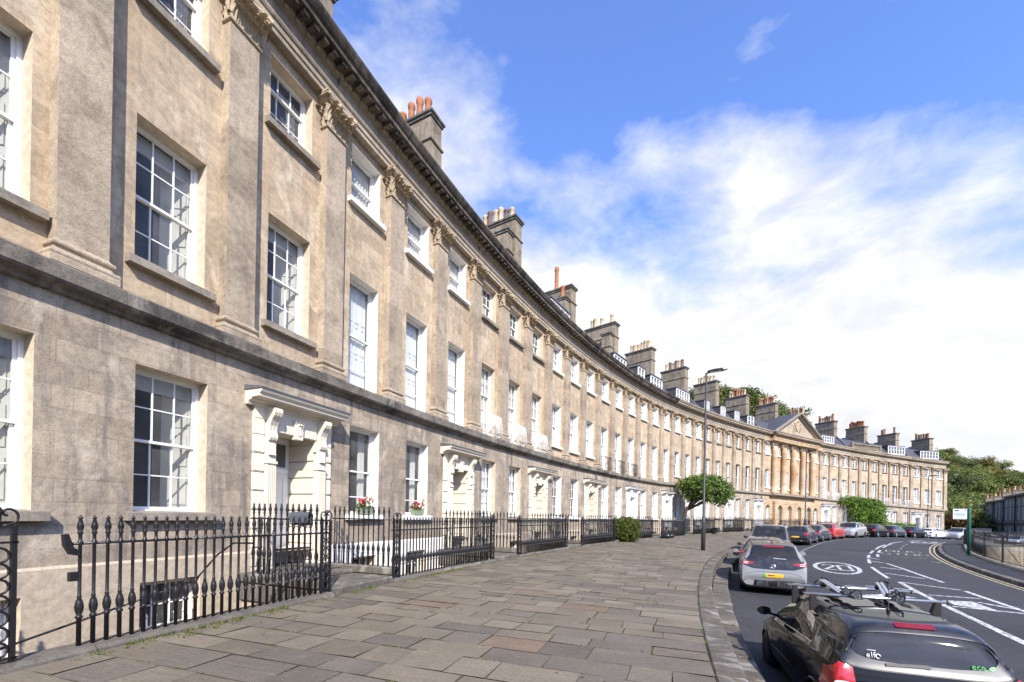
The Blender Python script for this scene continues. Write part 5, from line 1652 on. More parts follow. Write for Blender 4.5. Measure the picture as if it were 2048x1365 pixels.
def ell(cx, cy, a, b, n=28, p=2.):
    out = []
    for i in range(n):
        t = 2 * PI * i / n; c, s_ = math.cos(t), math.sin(t)
        out.append((cx + a * math.copysign(abs(c) ** (2 / p), c), cy + b * math.copysign(abs(s_) ** (2 / p), s_)))
    return out
def mir(pts): return [(-a, b) for a, b in pts][::-1]

def std_details(c, lamp_z=.62, plate=True, plate_mat='plate_yellow', facing='rear', grille=True):
    hw = c.W / 2; H = c.H
    tl = lambda sg: [(sg * hw * .60, H * .60), (sg * hw * .93, H * .64), (sg * hw * .94, H * .50), (sg * hw * .62, H * .50)]
    for sg in (1, -1):
        c.patch('tail_light', 'lamp_red', 'rear', tl(sg) if sg > 0 else tl(sg)[::-1], off=.006)
        c.patch('headlight', 'lamp_clear', 'front', [(sg * hw * .48, H * .41), (sg * hw * .82, H * .47), (sg * hw * .80, H * .39), (sg * hw * .5, H * .36)], off=.006)
        for fr in (.505, .75):
            x = c.L * (.5 - fr)
            c.strip('door_gap', 'plastic_black', 'left' if sg > 0 else 'right', [(x, .27), (x, H * .63)], .012)
            c.strip('door_handle', c.body, 'left' if sg > 0 else 'right', [(x + .06, H * .56), (x + .22, H * .565)], .035, .018)
    c.patch('front_grille', 'plastic_black', 'front', ell(0, H * .30, hw * .5, H * .06, 20, 4), off=.006)
    if plate:
        c.patch('number_plate', plate_mat, 'rear', ell(0, H * .40, .26, .055, 24, 8), off=.012)
        c.patch('front_plate', 'sign_white', 'front', ell(0, H * .24, .26, .05, 24, 8), off=.012)
    c.patch('rear_bumper', 'plastic_black', 'rear', ell(0, H * .2, hw * .8, H * .035, 20, 4), off=.006)
    if c.kind in ('suv', 'mpv'):
        m = MB()
        for sg in (1, -1):
            pts = [c.hit('top', x, sg * hw * .66, .05 if abs(x - c.L * .0) < c.L * .3 else .0) for x in np.linspace(c.L * .08, -c.L * .36, 9)]
            pts[0].z -= .05; pts[-1].z -= .05
            m.tube(pts, .018, 6)
        c.extra.append(('roof_rail', m, 'aluminium' if c.kind == 'suv' else 'plastic_black', None))

def put(c, k, o, label, flip=False, turn=0., cat='car', **kw):
    return c.build(frame(k, o, 0, True, flip, turn), label, cat, 'cars parked along the kerb', **kw)

# --- silver-grey electric hatchback, second from the camera
c = Car('hatch', 4.26, 1.81, 1.57, 'paint_grey', 'paint_roofblack', 'car_glass_dark', 6, wr=.35)
hw = .905
c.patch('tailgate_panel', 'paint_roofblack', 'rear', [(-.80, .985), (-.735, 1.16), (.735, 1.16), (.80, .985), (.815, .93), (.78, .86), (.55, .775), (.40, .765), (0, .755), (-.40, .765), (-.55, .775), (-.78, .86), (-.815, .93)], off=.005, rings=8)
for sg in (1, -1):
    lt = [(sg * .50, .95), (sg * .80, .985), (sg * .845, .95), (sg * .845, .885), (sg * .70, .885), (sg * .5, .935)]
    c.patch('tail_light', 'lamp_red', 'rear', lt, off=.010)
    c.strip('light_bar', 'sticker_white', 'rear', [(sg * .67, .945), (sg * .80, .95)], .013, .016, 'tail_light'); c.strip('light_bar', 'sticker_white', 'rear', [(sg * .67, .905), (sg * .80, .908)], .013, .016, 'tail_light')
    c.strip('bumper_reflector', 'lamp_red', 'rear', [(sg * .62, .385), (sg * .83, .41)], .028, .010)
    c.strip('crease', 'paint_roofblack', 'rear', [(sg * .36, .68), (sg * .55, .66), (sg * .72, .60)], .007, .003)
    c.strip('door_gap', 'plastic_black', 'left' if sg > 0 else 'right', [(-.02, .27), (-.02, .98)], .01); c.strip('door_gap', 'plastic_black', 'left' if sg > 0 else 'right', [(-1.0, .65), (-.95, 1.0)], .01)
c.strip('tailgate_seam', 'paint_roofblack', 'rear', [(-.36, .68), (.36, .68)], .008, .003)
c.patch('number_plate', 'plate_yellow', 'rear', ell(.0, .58, .26, .056, 24, 9), off=.012)
c.patch('plate_flash', 'plate_green', 'rear', ell(.225, .58, .034, .055, 16, 9), 'number_plate', .015)
c.patch('plate_smudge', 'paint_dusty', 'rear', ell(.06, .585, .10, .016, 16, 3), 'number_plate', .0145)
c.patch('rear_diffuser', 'plastic_black', 'rear', [(-.62, .40), (.62, .40), (.72, .29), (.5, .26), (-.5, .26), (-.72, .29)], off=.008)
c.strip('diffuser_trim', 'aluminium', 'rear', [(-.74, .33), (-.55, .375), (.55, .375), (.74, .33)], .03, .014)
ring = MB(); pts = [c.hit('rear', .058 * math.cos(a), .855 + .058 * math.sin(a), .014) for a in [2 * PI * i / 24 for i in range(25)]]; ring.tube(pts, .006, 5)
for seg in ([(-.034, .895), (-.004, .862), (.0, .862), (.004, .862), (.034, .895)], [(-.047, .876), (-.02, .806), (0, .845), (.02, .806), (.047, .876)]):
    ring.tube([c.hit('rear', y, z, .014) for y, z in seg], .0055, 5)
c.extra.append(('emblem', ring, 'aluminium', None))
m = MB()
for x0, segs in ((-.075, [[(0, 0), (0, .028)]]), (-.055, [[(0, 0), (0, .028), (.022, .02), (.022, .008), (0, 0)]]), (-.02, [[(0, 0), (.004, 0)]]), (.0, [[(0, .028), (.02, .028), (.008, .015), (.02, .008), (.012, 0), (0, 0)]])):
    for sg_ in segs: m.tube([c.hit('rear', -(x0 + a) * 1.15, .792 + b, .012) for a, b in sg_], .004, 4)
c.extra.append(('lettering', m, 'sticker_white', None))
c.strip('wiper', 'aluminium', 'rear', [(.0, 1.09), (-.33, 1.075)], .018, .015)
c.strip('brake_light', 'lamp_red', 'rear', [(-.28, 1.435), (.28, 1.435)], .03, .012)
m = MB(); p = c.hit('top', -1.25, 0, 0); m.prism([(p.x + .09, p.z - .01), (p.x - .05, p.z - .01), (p.x - .05, p.z + .075), (p.x - .02, p.z + .07)], -.012, .012); c.extra.append(('antenna', m, 'plastic_black', None))
put(c, 5.13 + 2.13 / BW, 10.95, 'light grey hatchback with a black tailgate and green-flashed yellow plate')

# --- the dusty dark car in front of it
c = Car('hatch', 4.2, 1.78, 1.48, 'paint_charcoal', 'paint_dusty', 'car_glass', 4); std_details(c)
m = MB(); p = c.hit('top', -1.2, 0, 0); m.prism([(p.x + .08, p.z - .01), (p.x - .04, p.z - .01), (p.x - .05, p.z + .07)], -.01, .01); c.extra.append(('antenna', m, 'plastic_black', None))
put(c, 8.15, 10.85, 'dark car with a dusty roof between the light grey hatchback and the people carrier')
# --- grey people carrier facing the camera
c = Car('mpv', 4.4, 1.84, 1.90, 'paint_vangrey', None, 'car_glass', 5); std_details(c, plate=True)
put(c, 10.15, 10.95, 'grey people carrier with roof rails, its windscreen facing the camera', flip=True)
ROW = [('hatch', 4.2, 1.76, 1.50, 'paint_charcoal', 17.1, 10.9, False, 'black hatchback just beyond the grey people carrier', {}),
       ('saloon', 4.55, 1.80, 1.44, 'paint_darkgrey', 19.2, 10.95, False, 'dark grey saloon between the black hatchback and the red one', {}),
       ('hatch', 4.0, 1.72, 1.52, 'paint_red', 21.55, 10.9, False, 'bright red hatchback parked between dark grey and silver cars', {}),
       ('suv', 4.4, 1.84, 1.62, 'paint_silver', 24.2, 11.0, True, 'silver sport utility car beside the red hatchback, facing the camera', {}),
       ('hatch', 4.45, 1.75, 1.50, 'paint_black', 27.2, 11.05, False, 'black hatchback with a yellow rear plate, beyond the silver sport utility car', {}),
       ('hatch', 3.9, 1.70, 1.47, 'paint_charcoal', 29.6, 11.0, False, 'small charcoal hatchback sixth in the row from the people carrier', {}),
       ('saloon', 4.5, 1.80, 1.43, 'paint_black', 31.7, 11.1, False, 'long black saloon in the row just before the white car', {}),
       ('coupe', 4.4, 1.80, 1.42, 'paint_paint', 34.1, 11.1, False, 'white low car near the far end of the row', {}),
       ('suv', 4.45, 1.90, 1.65, 'paint_silver', 36.6, 11.5, True, 'silver sport utility car at the far end of the row, near the bus stop pole', {})]
for kind, L, Wd, Hh, pt, k, o, fl, lb, kw in ROW:
    c = Car(kind, L, Wd, Hh, pt, None, 'car_glass', 3, **kw); std_details(c)
    put(c, k, o, lb, flip=fl)

# --- near black hatchback with cycle carriers on its roof
c = Car('city', 3.62, 1.66, 1.47, 'paint_black', None, 'car_glass', 8, wr=.29, wheels=(.16, .84), quarter=False)
hw = .83
# rounded rear window: black surround with an oval opening
outer = ell(0, 1.175, .72, .225, 40, 5.); inner = ell(0, 1.17, .60, .145, 40, 3.2)
c.patch('window_surround', 'paint_roofblack', 'rear', outer, off=.009, rings=10, hole=inner)
c.patch('window_seal', 'plastic_black', 'rear', ell(0, 1.175, .735, .236, 40, 5.), off=.006, rings=1, hole=ell(0, 1.175, .715, .222, 40, 5.))
c.strip('brake_light', 'lamp_deep', 'rear', [(-.17, 1.375), (.17, 1.375)], .03, .024)
for sg in (1, -1):
    tl = [(sg * .61, .95), (sg * .72, .985), (sg * .80, .90), (sg * .815, .68), (sg * .76, .58), (sg * .65, .60), (sg * .595, .75)]
    c.patch('tail_light', 'lamp_red', 'rear', tl, off=.012)
    c.patch('reversing_lamp', 'lamp_clear', 'rear', ell(sg * .705, .755, .065, .055, 20, 4), 'tail_light', .018)
    c.strip('door_gap', 'plastic_black', 'left' if sg > 0 else 'right', [(-.30, .27), (-.33, .95)], .009); c.strip('door_gap', 'plastic_black', 'left' if sg > 0 else 'right', [(.78, .30), (.80, .93)], .009)
    c.strip('rubbing_strip', 'aluminium', 'left' if sg > 0 else 'right', [(-.25, .52), (.75, .50)], .022, .006)
    c.strip('window_trim', 'aluminium', 'left' if sg > 0 else 'right', [(-.98, 1.005), (-.3, .975), (.75, .93)], .014, .005)
    c.strip('door_handle', 'plastic_black', 'left' if sg > 0 else 'right', [(-.25, .82), (-.08, .83)], .03, .02)
    c.patch('headlight', 'lamp_clear', 'front', ell(sg * .6, .66, .13, .1, 20), off=.006)
c.strip('wiper', 'plastic_black', 'rear', [(.32, 1.005), (.0, 1.02), (-.05, 1.015)], .03, .022)
c.strip('seam', 'plastic_black', 'rear', [(-.6, .58), (.6, .58)], .008)
c.patch('number_plate', 'plate_yellow', 'rear', ell(0, .72, .26, .056, 24, 9), off=.012)
m = MB()                                               # small white word sticker and a green one
def word(axis, x0, z0, h, glyphs, off=.016, r=.004):
    x = x0
    for g in glyphs:
        for st in g[0]: m.tube([c.hit(axis, -(x + a * h), z0 + b * h, off) for a, b in st], r, 4)
        x += g[1] * h
e_ = ([[(.05, .3), (.55, .3), (.5, .55), (.3, .6), (.08, .45), (.08, .15), (.3, 0), (.55, .08)]], .75)
l_ = ([[(.15, 0), (.15, 1)]], .38); f_ = ([[(.15, 0), (.15, .85), (.3, 1), (.45, 1)], [(0, .58), (.42, .58)]], .58)
c_ = ([[(.52, .52), (.3, .6), (.08, .45), (.08, .15), (.3, 0), (.52, .08)]], .68); o_ = ([[(.3, 0), (.52, .15), (.52, .45), (.3, .6), (.08, .45), (.08, .15), (.3, 0)]], .72)
word('rear', -.475, 1.058, .052, [e_, l_, f_]); m.tube([c.hit('rear', .475 - .10 - .02 * math.cos(a), 1.075 + .02 * math.sin(a), .016) for a in [i * .5 for i in range(11)]], .006, 4)
m.tube([c.hit('rear', .47 - .08 * i / 5, 1.128, .016) for i in range(6)], .004, 4)
c.extra.append(('sticker', m, 'sticker_white', 'rear_window')); m = MB()
word('rear', .375, 1.045, .05, [e_, c_, o_])
m.add([tuple(c.hit('rear', y, z, .016)) for y, z in ((-.505, 1.05), (-.53, 1.045), (-.55, 1.06), (-.55, 1.085), (-.525, 1.08), (-.508, 1.07))], [(0, 1, 2, 3, 4, 5)])
c.extra.append(('eco_sticker', m, 'sticker_green', 'rear_window'))
m = MB(); p = c.hit('top', -.98, 0.02, 0); m.lathe([(.02, -.01), (.016, .03), (.004, .05), (.0025, .42)], 6, tuple(p)); c.extra.append(('antenna', m, 'plastic_black', None))
MBL = Matrix.Translation((0, 0, 0))
X0, Y0 = 4.27, 4.45                                    # middle of the rear window
kk, oo = KO(X0, Y0)
th_ = TH(kk) - .02
MC = Matrix.Translation((X0 + math.sin(th_) * 1.58, Y0 + math.cos(th_) * 1.58, ZR(kk + .6) - .0)) @ Matrix.Rotation(PI / 2 - th_, 4, 'Z')
BLACK = c.build(MC, 'nearest black hatchback with a rounded rear window, carrying roof bars', 'car', 'cars parked along the kerb')
# roof bars and two cycle carriers lie on the car: one thing that lifts off
t = thing('roof_rack', MC, 'silver roof bars with two cycle carriers on the nearest black hatchback', 'roof rack')
zt = 1.425
m = MB()
for x in (.28, -.52):
    m.tube([(x, -.74, zt + .10), (x, .74, zt + .10)], .019, 8)
m.build('crossbar', 'aluminium', t, MC)
for x in (.28, -.52):
    for sg in (1, -1):
        f = MB(); q = c.hit('top', x, sg * .60, 0)
        f.prism([(sg * .57, q.z - .02), (sg * .67, q.z - .05), (sg * .67, zt + .095), (sg * .62, zt + .10)][::sg], x - .035, x + .035, ax='x')
        f.lathe([(.026, 0), (.026, .01)], 8, (x, sg * .745, zt + .10), ax='y'); f.build('foot', 'plastic_black', t, MC)
for yc, ang in ((.26, .10), (-.34, -.22)):
    Mt = MC @ Matrix.Translation((-.12, yc, zt + .10)) @ Matrix.Rotation(ang, 4, 'Z') @ Matrix.Diagonal((.9, .85, .62, 1))
    b = MB()
    b.box(-.62, .62, -.035, -.022, 0, .035); b.box(-.62, .62, .022, .035, 0, .035); b.box(-.62, .62, -.022, .022, 0, .01)
    cr = b.build('carrier', 'aluminium', t, Mt)
    a = MB(); a.prism([(-.48, .03), (-.40, .03), (.28, .17), (.24, .21)], .045, .085); a.prism([(-.48, .03), (-.40, .03), (.28, .17), (.24, .21)], .10, .135); a.build('clamp_arm', 'aluminium', cr, Mt)
    p_ = MB()
    for x, h in ((-.55, .07), (.56, .07), (.0, .06), (-.28, .06)):
        p_.box(x - .07, x + .07, -.06, .06, -.02, h * .6, bev=.015); p_.box(-.56, .57, -.012, .012, -.015, -.004); p_.tube([(x - .05, -.055, h * .5), (x, -.075, h + .05), (x + .05, -.03, h + .08), (x + .06, .05, h * .6)], .012, 5)
    p_.tube([(.26, .07, .19), (.34, .05, .24), (.40, .0, .23), (.40, -.06, .17)], .022, 6); p_.lathe([(.035, 0), (.045, .02), (.03, .06)], 9, (.30, .0, .16), ax='y')
    p_.lathe([(.05, 0), (.055, .03), (.05, .07)], 10, (-.42, .05, .05), ax='y'); p_.lathe([(.05, 0), (.055, .03), (.05, .07)], 10, (.12, .09, .11), ax='y')
    p_.build('strap_block', 'plastic_black', cr, Mt)

# far cars by the shaded terrace across the way
def far_car(kind, X, Y, z, ang, pt, label):
    c = Car(kind, 4.3, 1.78, 1.5, pt, None, 'car_glass', 2); std_details(c, plate=False)
    c.build(Matrix.Translation((X, Y, z)) @ Matrix.Rotation(ang, 4, 'Z'), label, 'car', 'cars by the shaded terrace')
# ------------------------------------------------------------------ vegetation
def leaf_cloud(mb, r, blobs, n, size, droop=0., surf=.55, tone=(0., 1.), clump=4):
    """leaf quads in clumps through a union of ellipsoids (cx, cy, cz, rx, ry, rz)"""
    wts = [b[3] * b[4] * b[5] for b in blobs]; tot = sum(wts)
    for b, w in zip(blobs, wts):
        m = int(n * w / tot / clump) + 1
        for _ in range(m):
            d = Vector((r.gauss(0, 1), r.gauss(0, 1), r.gauss(0, 1))).normalized()
            rr = r.uniform(surf, 1.05) if r.random() < .8 else r.uniform(.1, 1.)
            c0 = Vector((b[0] + d.x * b[3] * rr, b[1] + d.y * b[4] * rr, b[2] + d.z * b[5] * rr))
            tn = r.uniform(*tone)
            for _q in range(clump):
                c = c0 + Vector((r.gauss(0, 1), r.gauss(0, 1), r.gauss(0, 1))) * size * .8
                nn = (d + Vector((r.gauss(0, .7), r.gauss(0, .7), r.gauss(.35, .7)))).normalized()
                a = nn.orthogonal().normalized(); a.rotate(Matrix.Rotation(r.uniform(0, 6.28), 3, nn)); bb = nn.cross(a)
                s = size * r.uniform(.6, 1.25)
                v = min(1, max(0, tn + r.gauss(0, .13)))
                mb.add([c - a * s, c - bb * s * .5, c + a * s, c + bb * s * .5], [(0, 1, 2, 3)], 0, False, None, (v, v, v))

def limb_tree(mb, r, base, h, r0, spread, n=7, lean=(0, 0)):
    top = Vector((base[0] + lean[0], base[1] + lean[1], base[2] + h))
    b = Vector(base); mid = b.lerp(top, .5) + Vector((r.uniform(-.08, .08), r.uniform(-.08, .08), 0)) * h * .4
    mb.tube([b, b.lerp(mid, .5), mid, top], [r0 * 1.25, r0, r0 * .9, r0 * .6], 9)
    ends = []
    for i in range(n):
        a = 2 * PI * i / n + r.uniform(-.3, .3); f = r.uniform(.55, 1.)
        s0 = mid.lerp(top, f); e = s0 + Vector((math.cos(a) * spread * r.uniform(.5, .9), math.sin(a) * spread * r.uniform(.5, .9), spread * r.uniform(.25, .7)))
        mb.tube([s0, s0.lerp(e, .5) + Vector((0, 0, spread * .06)), e], [r0 * .45, r0 * .28, r0 * .08], 6)
        ends.append(e)
    return ends

# clipped tree in front of the terrace, a wide flat-bottomed head on a leaning trunk
r = random.Random(11)
cx, cy = S(17.35, 3.0); base = W(16.8, 1.7, -.1)
t = thing('clipped_tree', Matrix.Translation(base), 'clipped evergreen tree with a broad mushroom head before the terrace', 'tree')
Mi = Matrix.Identity(4)
mb = MB(); bx_, by_, bz_ = base
mb.tube([(bx_, by_, bz_), (bx_ - .05, by_ + .1, 1.5), (bx_ + .25, by_ + .1, 2.6), (cx - .2, cy, 3.9)], [.2, .16, .15, .1], 9)
for i in range(9):
    a = i * .7; mb.tube([(bx_ + .2, by_ + .1, 2.4), (cx + math.cos(a) * 1.0, cy + math.sin(a) * 1.0, 3.7), (cx + math.cos(a) * 2.0, cy + math.sin(a) * 2.0, 4.3)], [.09, .06, .02], 6)
mb.build('trunk', 'bark', t, Mi)
mb = MB()
blobs = [(cx, cy, 4.7, 1.9, 1.8, 1.15), (cx - 1.0, cy + .8, 4.75, 1.25, 1.3, 1.0), (cx - .3, cy + .2, 5.25, 1.3, 1.3, .6), (cx + .9, cy - .5, 4.6, 1.2, 1.3, 1.0), (cx + 1.55, cy - .9, 4.15, .75, .8, .85), (cx + 1.3, cy - .6, 3.45, .7, .7, .55), (cx + .3, cy - .4, 3.75, 1.2, 1.2, .6), (cx - .8, cy + .6, 3.8, 1.1, 1.1, .6), (cx + .5, cy - .2, 5.35, .9, .9, .4)]
for i in range(16):                                   # shoots the shears have missed
    b = r.choice(blobs[:7]); d = Vector((r.gauss(0, 1), r.gauss(0, 1), r.gauss(-.1, .8))).normalized(); q = r.uniform(.18, .34)
    blobs.append((b[0] + d.x * b[3], b[1] + d.y * b[4], b[2] + d.z * b[5], q, q, q))
leaf_cloud(mb, r, blobs, 14000, .115, surf=.5)
mb.build('crown', 'leaf_laurel', t, Mi)

# round privet bush on the pavement side of the railing
kb = 10.75
X, Y = S(kb, 2.55)
t = thing('bush', Matrix.Translation((X, Y, 0)), 'round yellow-green clipped bush bulging over the railing', 'bush')
mb = MB(); blobs = [(X, Y, .85, 1.0, .95, .74), (X + .1, Y, .42, .95, .85, .45), (X - .1, Y + .1, 1.28, .82, .8, .38), (X + .3, Y - .1, 1.1, .68, .7, .5)]
for i in range(22):
    b = r.choice(blobs[:4]); d = Vector((r.gauss(0, 1), r.gauss(0, 1), r.gauss(.2, .8))).normalized(); q = r.uniform(.1, .24)
    blobs.append((b[0] + d.x * b[3], b[1] + d.y * b[4], b[2] + d.z * b[5], q, q, q))
leaf_cloud(mb, r, blobs, 16000, .045, surf=.65); mb.build('foliage', 'leaf_privet', t, Mi)
mb = MB()
for i in range(6): mb.tube([(X + .1 * math.cos(i), Y + .1 * math.sin(i), 0), (X + .35 * math.cos(i), Y + .35 * math.sin(i), .8)], [.03, .012], 5)
mb.build('stem', 'bark', t, Mi)

# climber over the front of a far house, and a low hedge beside it
t = thing('climber', Matrix.Translation(W(35.6, .5, 0)), 'big bright green climber covering the front of a far house', 'climbing plant')
mb = MB(); blobs = []
for (k, o, z, rk, ro, rz_) in ((34.2, .8, 5.0, 1.3, .7, .75), (35.2, 1.0, 4.9, 1.8, .9, .9), (36.4, 1.0, 4.7, 1.9, .9, 1.0), (37.4, .9, 4.3, 1.2, .8, 1.1), (35.0, 1.3, 3.6, 1.4, 1.0, 1.3), (36.4, 1.3, 3.4, 2.0, 1.0, 1.4), (37.5, 1.1, 3.0, .9, .9, 1.1), (35.2, 1.4, 2.2, 1.2, 1.0, 1.0), (36.6, 1.4, 2.2, 1.6, 1.0, .9)):
    x, y = S(k, o); blobs.append((x, y, z + ZP(k), rk, (rk + ro) / 2 * .8, rz_))
leaf_cloud(mb, r, blobs, 9000, .15, surf=.55); mb.build('foliage', 'leaf_bright', t, Mi)
mb = MB()
for k in (35.4, 36.2): mb.tube([W(k, .5, 0), W(k + .1, .6, 2), W(k - .3, .6, 4)], [.09, .07, .03], 6)
mb.build('stem', 'bark', t, Mi)
t = thing('hedge', Matrix.Translation(W(38.5, 2, 0)), 'low bright green hedge along the far railing, right of the climber', 'hedge')
mb = MB(); blobs = []
for i in range(9):
    k = 36.9 + i * .38; x, y = S(k, 2.2); blobs.append((x, y, 1.35 + ZP(k) + .15 * math.sin(i * 1.7), .75, .6, .75))
leaf_cloud(mb, r, blobs, 4500, .12, surf=.6); mb.build('foliage', 'leaf_bright', t, Mi)

# grass and weeds in the joints near the railings and in the paving
mb = MB(); r = random.Random(5)
def tuft(p, n, h, sp):
    for _ in range(n):
        a = r.uniform(0, 6.28); d = r.uniform(0, sp); x, y = p[0] + math.cos(a) * d, p[1] + math.sin(a) * d
        b = r.uniform(0, 6.28); w = r.uniform(.003, .007); hh = h * r.uniform(.4, 1.1); lx, ly = math.cos(b) * hh * .5, math.sin(b) * hh * .5
        v = r.random()
        mb.add([(x - w * math.sin(b), y + w * math.cos(b), p[2]), (x + w * math.sin(b), y - w * math.cos(b), p[2]), (x + lx, y + ly, p[2] + hh)], [(0, 1, 2)], 0, False, None, (v, v, v))
for i in range(620):                                # ragged line along the coping
    k = r.choice([r.uniform(-.7, 3.2), r.uniform(-.7, 6), r.uniform(0, 17)]); o = 2.47 + abs(r.gauss(0, .05)) + (.25 * r.random() if r.random() < .15 else 0)
    if math.sin(k * 5.1) + math.sin(k * 2.3 + 1) < -.25: continue
    tuft(W(k, o, -.005), r.randint(6, 18), r.choice([.03, .05, .08]), .06)
for (k, o, m, sp) in ((1.1, 2.55, 40, .16), (2.2, 2.62, 50, .2), (2.62, 2.6, 60, .22), (2.85, 2.5, 50, .18), (-.2, 2.6, 30, .2), (.2, 2.7, 25, .18), (5.3, 2.7, 40, .3), (4.6, 2.6, 40, .3)):
    for q in range(m // 4): tuft(W(k + r.uniform(-sp, sp), o + r.uniform(-.06, .1), -.005), 10, .05, .05)
for g in gaps:                                      # weeds scattered along joints
    if g[0] is not None:
        k, oa, ob = g
        if k > 12 or r.random() > .38: continue
        c = r.uniform(oa, ob); ln = r.uniform(.05, .35)
        for q in range(int(ln * 40)): tuft(W(k, c + r.uniform(-ln, ln), -.008), 7, .03, .018)
    else:
        if r.random() > .16: continue
        kk_ = r.uniform(*g[2])
        if kk_ > 12: continue
        for q in range(6): tuft(W(kk_ + r.uniform(-.05, .05), g[1], -.008), 4, .022, .012)
for k in np.arange(.3, 9, .09):                     # the joint against the kerb
    if r.random() < .5: tuft(W(float(k), OK1 + r.uniform(-.015, .015), -.01), r.randint(5, 16), r.choice([.03, .05, .08]), .035)
    if r.random() < .25: tuft((*S(float(k), OK3 + .02), ZR(float(k))), 8, .06, .05)
mb.build('grass', 'grass_blade', kind='stuff')

# dry leaves and grit blown against the kerb and over the paving
mb = MB(); r = random.Random(15)
for i in range(1500):
    if r.random() < .6: k = r.uniform(.2, 14); o = OK3 + abs(r.gauss(.02, .35)) + .02; p = RW(k, o, .012)
    elif r.random() < .5: k = r.uniform(-.3, 12); o = 2.5 + abs(r.gauss(0, .25)); p = W(k, o, .012)
    else: k = r.uniform(0, 12); o = r.uniform(2.6, 9.5); p = W(k, o, .012) if o < 9.2 else RW(k, 9.8, .012)
    s_ = r.uniform(.008, .028); a = r.uniform(0, 6.28); dx, dy = math.cos(a) * s_, math.sin(a) * s_; v = r.uniform(.2, 1)
    mb.add([(p[0] - dx, p[1] - dy, p[2] - .004), (p[0] + dy * .5, p[1] - dx * .5, p[2] + .008), (p[0] + dx, p[1] + dy, p[2] - .003), (p[0] - dy * .5, p[1] + dx * .5, p[2] + .004)], [(0, 1, 2, 3)], 0, False, None, (v, v, v))
mb.build('fallen_leaves', 'leaf_autumn', kind='stuff')

# ------------------------------------------------------------------ hills and woods
def hill(name, pts, mat='hill_green'):
    """ridge given as (x, y, z) rows: foot row, slope rows, crest row"""
    mb = MB(); mb.sweep(pts); mb.build(name, mat, kind='structure')
def hz_left(x, y):     # wooded hill behind the crescent; its crest falls towards the east
    c = float(np.interp(x, [30, 48, 57, 70, 80, 90, 100, 115, 170, 330], [0, 2, 39, 40, 32, 21, 6, 3, 3, 3]))
    return -2.6 + c * min(1, max(0, (y - 84)) / 55.) ** .8
rows = []
for j in range(16):
    y = 80 + j * 8
    rows.append([(x, y, hz_left(x, y) + 1.2 * math.sin(x * .4 + y * .3)) for x in range(30, 330, 6)])
hill('hill', rows)
def hz_right(x, y):
    u = max(0., (y - 150)) / 150.
    fall = float(np.interp(x / y, [.9, 1.0, 1.06, 1.12, 1.2, 1.4], [1.1, 1.0, .93, .80, .66, .45]))
    return -2.6 + 50 * min(1, u) ** .9 * fall
rows = []
for j in range(22):
    y = 144 + j * 9
    rows.append([(x, y, hz_right(x, y) + 1.5 * math.sin(x * .35 + y * .27)) for x in range(100, 600, 9)])
hill('hill', rows)
# the wood itself, one mass of crowns over both slopes
def wood(fn, n, ylo, yhi, ulo, uhi, seed, lim=-9):
    r = random.Random(seed); mb = MB()
    for i in range(n):
        y = r.uniform(ylo, yhi); x = y * r.uniform(ulo, uhi); z = fn(x, y); q = r.uniform(2.6, 4.6)
        if z < lim: continue
        tone = r.betavariate(2, 3)
        leaf_cloud(mb, r, [(x, y, z + q * .7, q, q, q * .95), (x + q * .5, y - q * .4, z + q * .3, q * .7, q * .7, q * .7)], 300, .42, surf=.7, tone=(max(0, tone - .12), min(1, tone + .12)), clump=5)
    mb.build('woodland', 'leaf_wood', kind='stuff')
wood(hz_left, 150, 100, 145, .40, .80, 5, 4.)
wood(hz_right, 430, 146, 305, .985, 1.36, 6)
wood(lambda x, y: -2.2 + max(0, y - 110) * .12, 70, 96, 150, 1.012, 1.13, 8)

TREE_MESH = {}
def tree_meshes(kind, seed):
    if (kind, seed) in TREE_MESH: return TREE_MESH[(kind, seed)]
    r = random.Random(seed * 31 + len(kind)); crown = MB(); trunk = MB()
    ends = limb_tree(trunk, r, (0, 0, 0), 6.5, .28, 3.2, 8)
    blobs = [(0, 0, 7.5, 2.6, 2.6, 2.6)]
    for e in ends: blobs.append((e.x * 1.05, e.y * 1.05, e.z, r.uniform(1.4, 2.3), r.uniform(1.4, 2.3), r.uniform(1.2, 1.9)))
    for _ in range(5):
        a = r.uniform(0, 6.28); blobs.append((2.4 * math.cos(a), 2.4 * math.sin(a), r.uniform(3.4, 5.2), 1.7, 1.7, 1.3))
    if kind != 'bare': leaf_cloud(crown, r, blobs, 2300, .30, surf=.6, clump=5)
    else: leaf_cloud(crown, r, blobs[1:7], 260, .25, surf=.5, clump=3)
    m = {'dark': 'leaf_dark', 'mid': 'leaf_mid', 'autumn': 'leaf_autumn', 'rust': 'leaf_rust', 'yellow': 'leaf_yellow', 'bare': 'leaf_dark'}[kind]
    TREE_MESH[(kind, seed)] = (mesh_of(crown, 'crown', m), mesh_of(trunk, 'trunk', 'bark'))
    return TREE_MESH[(kind, seed)]
LAB = {'dark': 'dark green woodland tree on the hill', 'mid': 'mid green woodland tree on the hill', 'autumn': 'yellowing autumn tree on the hill', 'rust': 'rust coloured tree beside the far end house', 'yellow': 'bright yellow shrub low behind the silver car', 'bare': 'thinly leaved tree against the sky over the pediment'}
def hill_tree(kind, x, y, z, s, seed, label=None, group=None):
    cm, tm = tree_meshes(kind, seed % 3)
    M = Matrix.Translation((x, y, z)) @ Matrix.Rotation(seed * 1.3, 4, 'Z') @ Matrix.Diagonal((s, s, s * (1 + .1 * math.sin(seed)), 1))
    t = thing('hill_tree', M, label or LAB[kind], 'tree', group or ('woodland trees: ' + LAB[kind]))
    place('crown', cm, t); place('trunk', tm, t)
r = random.Random(77); sd = 0
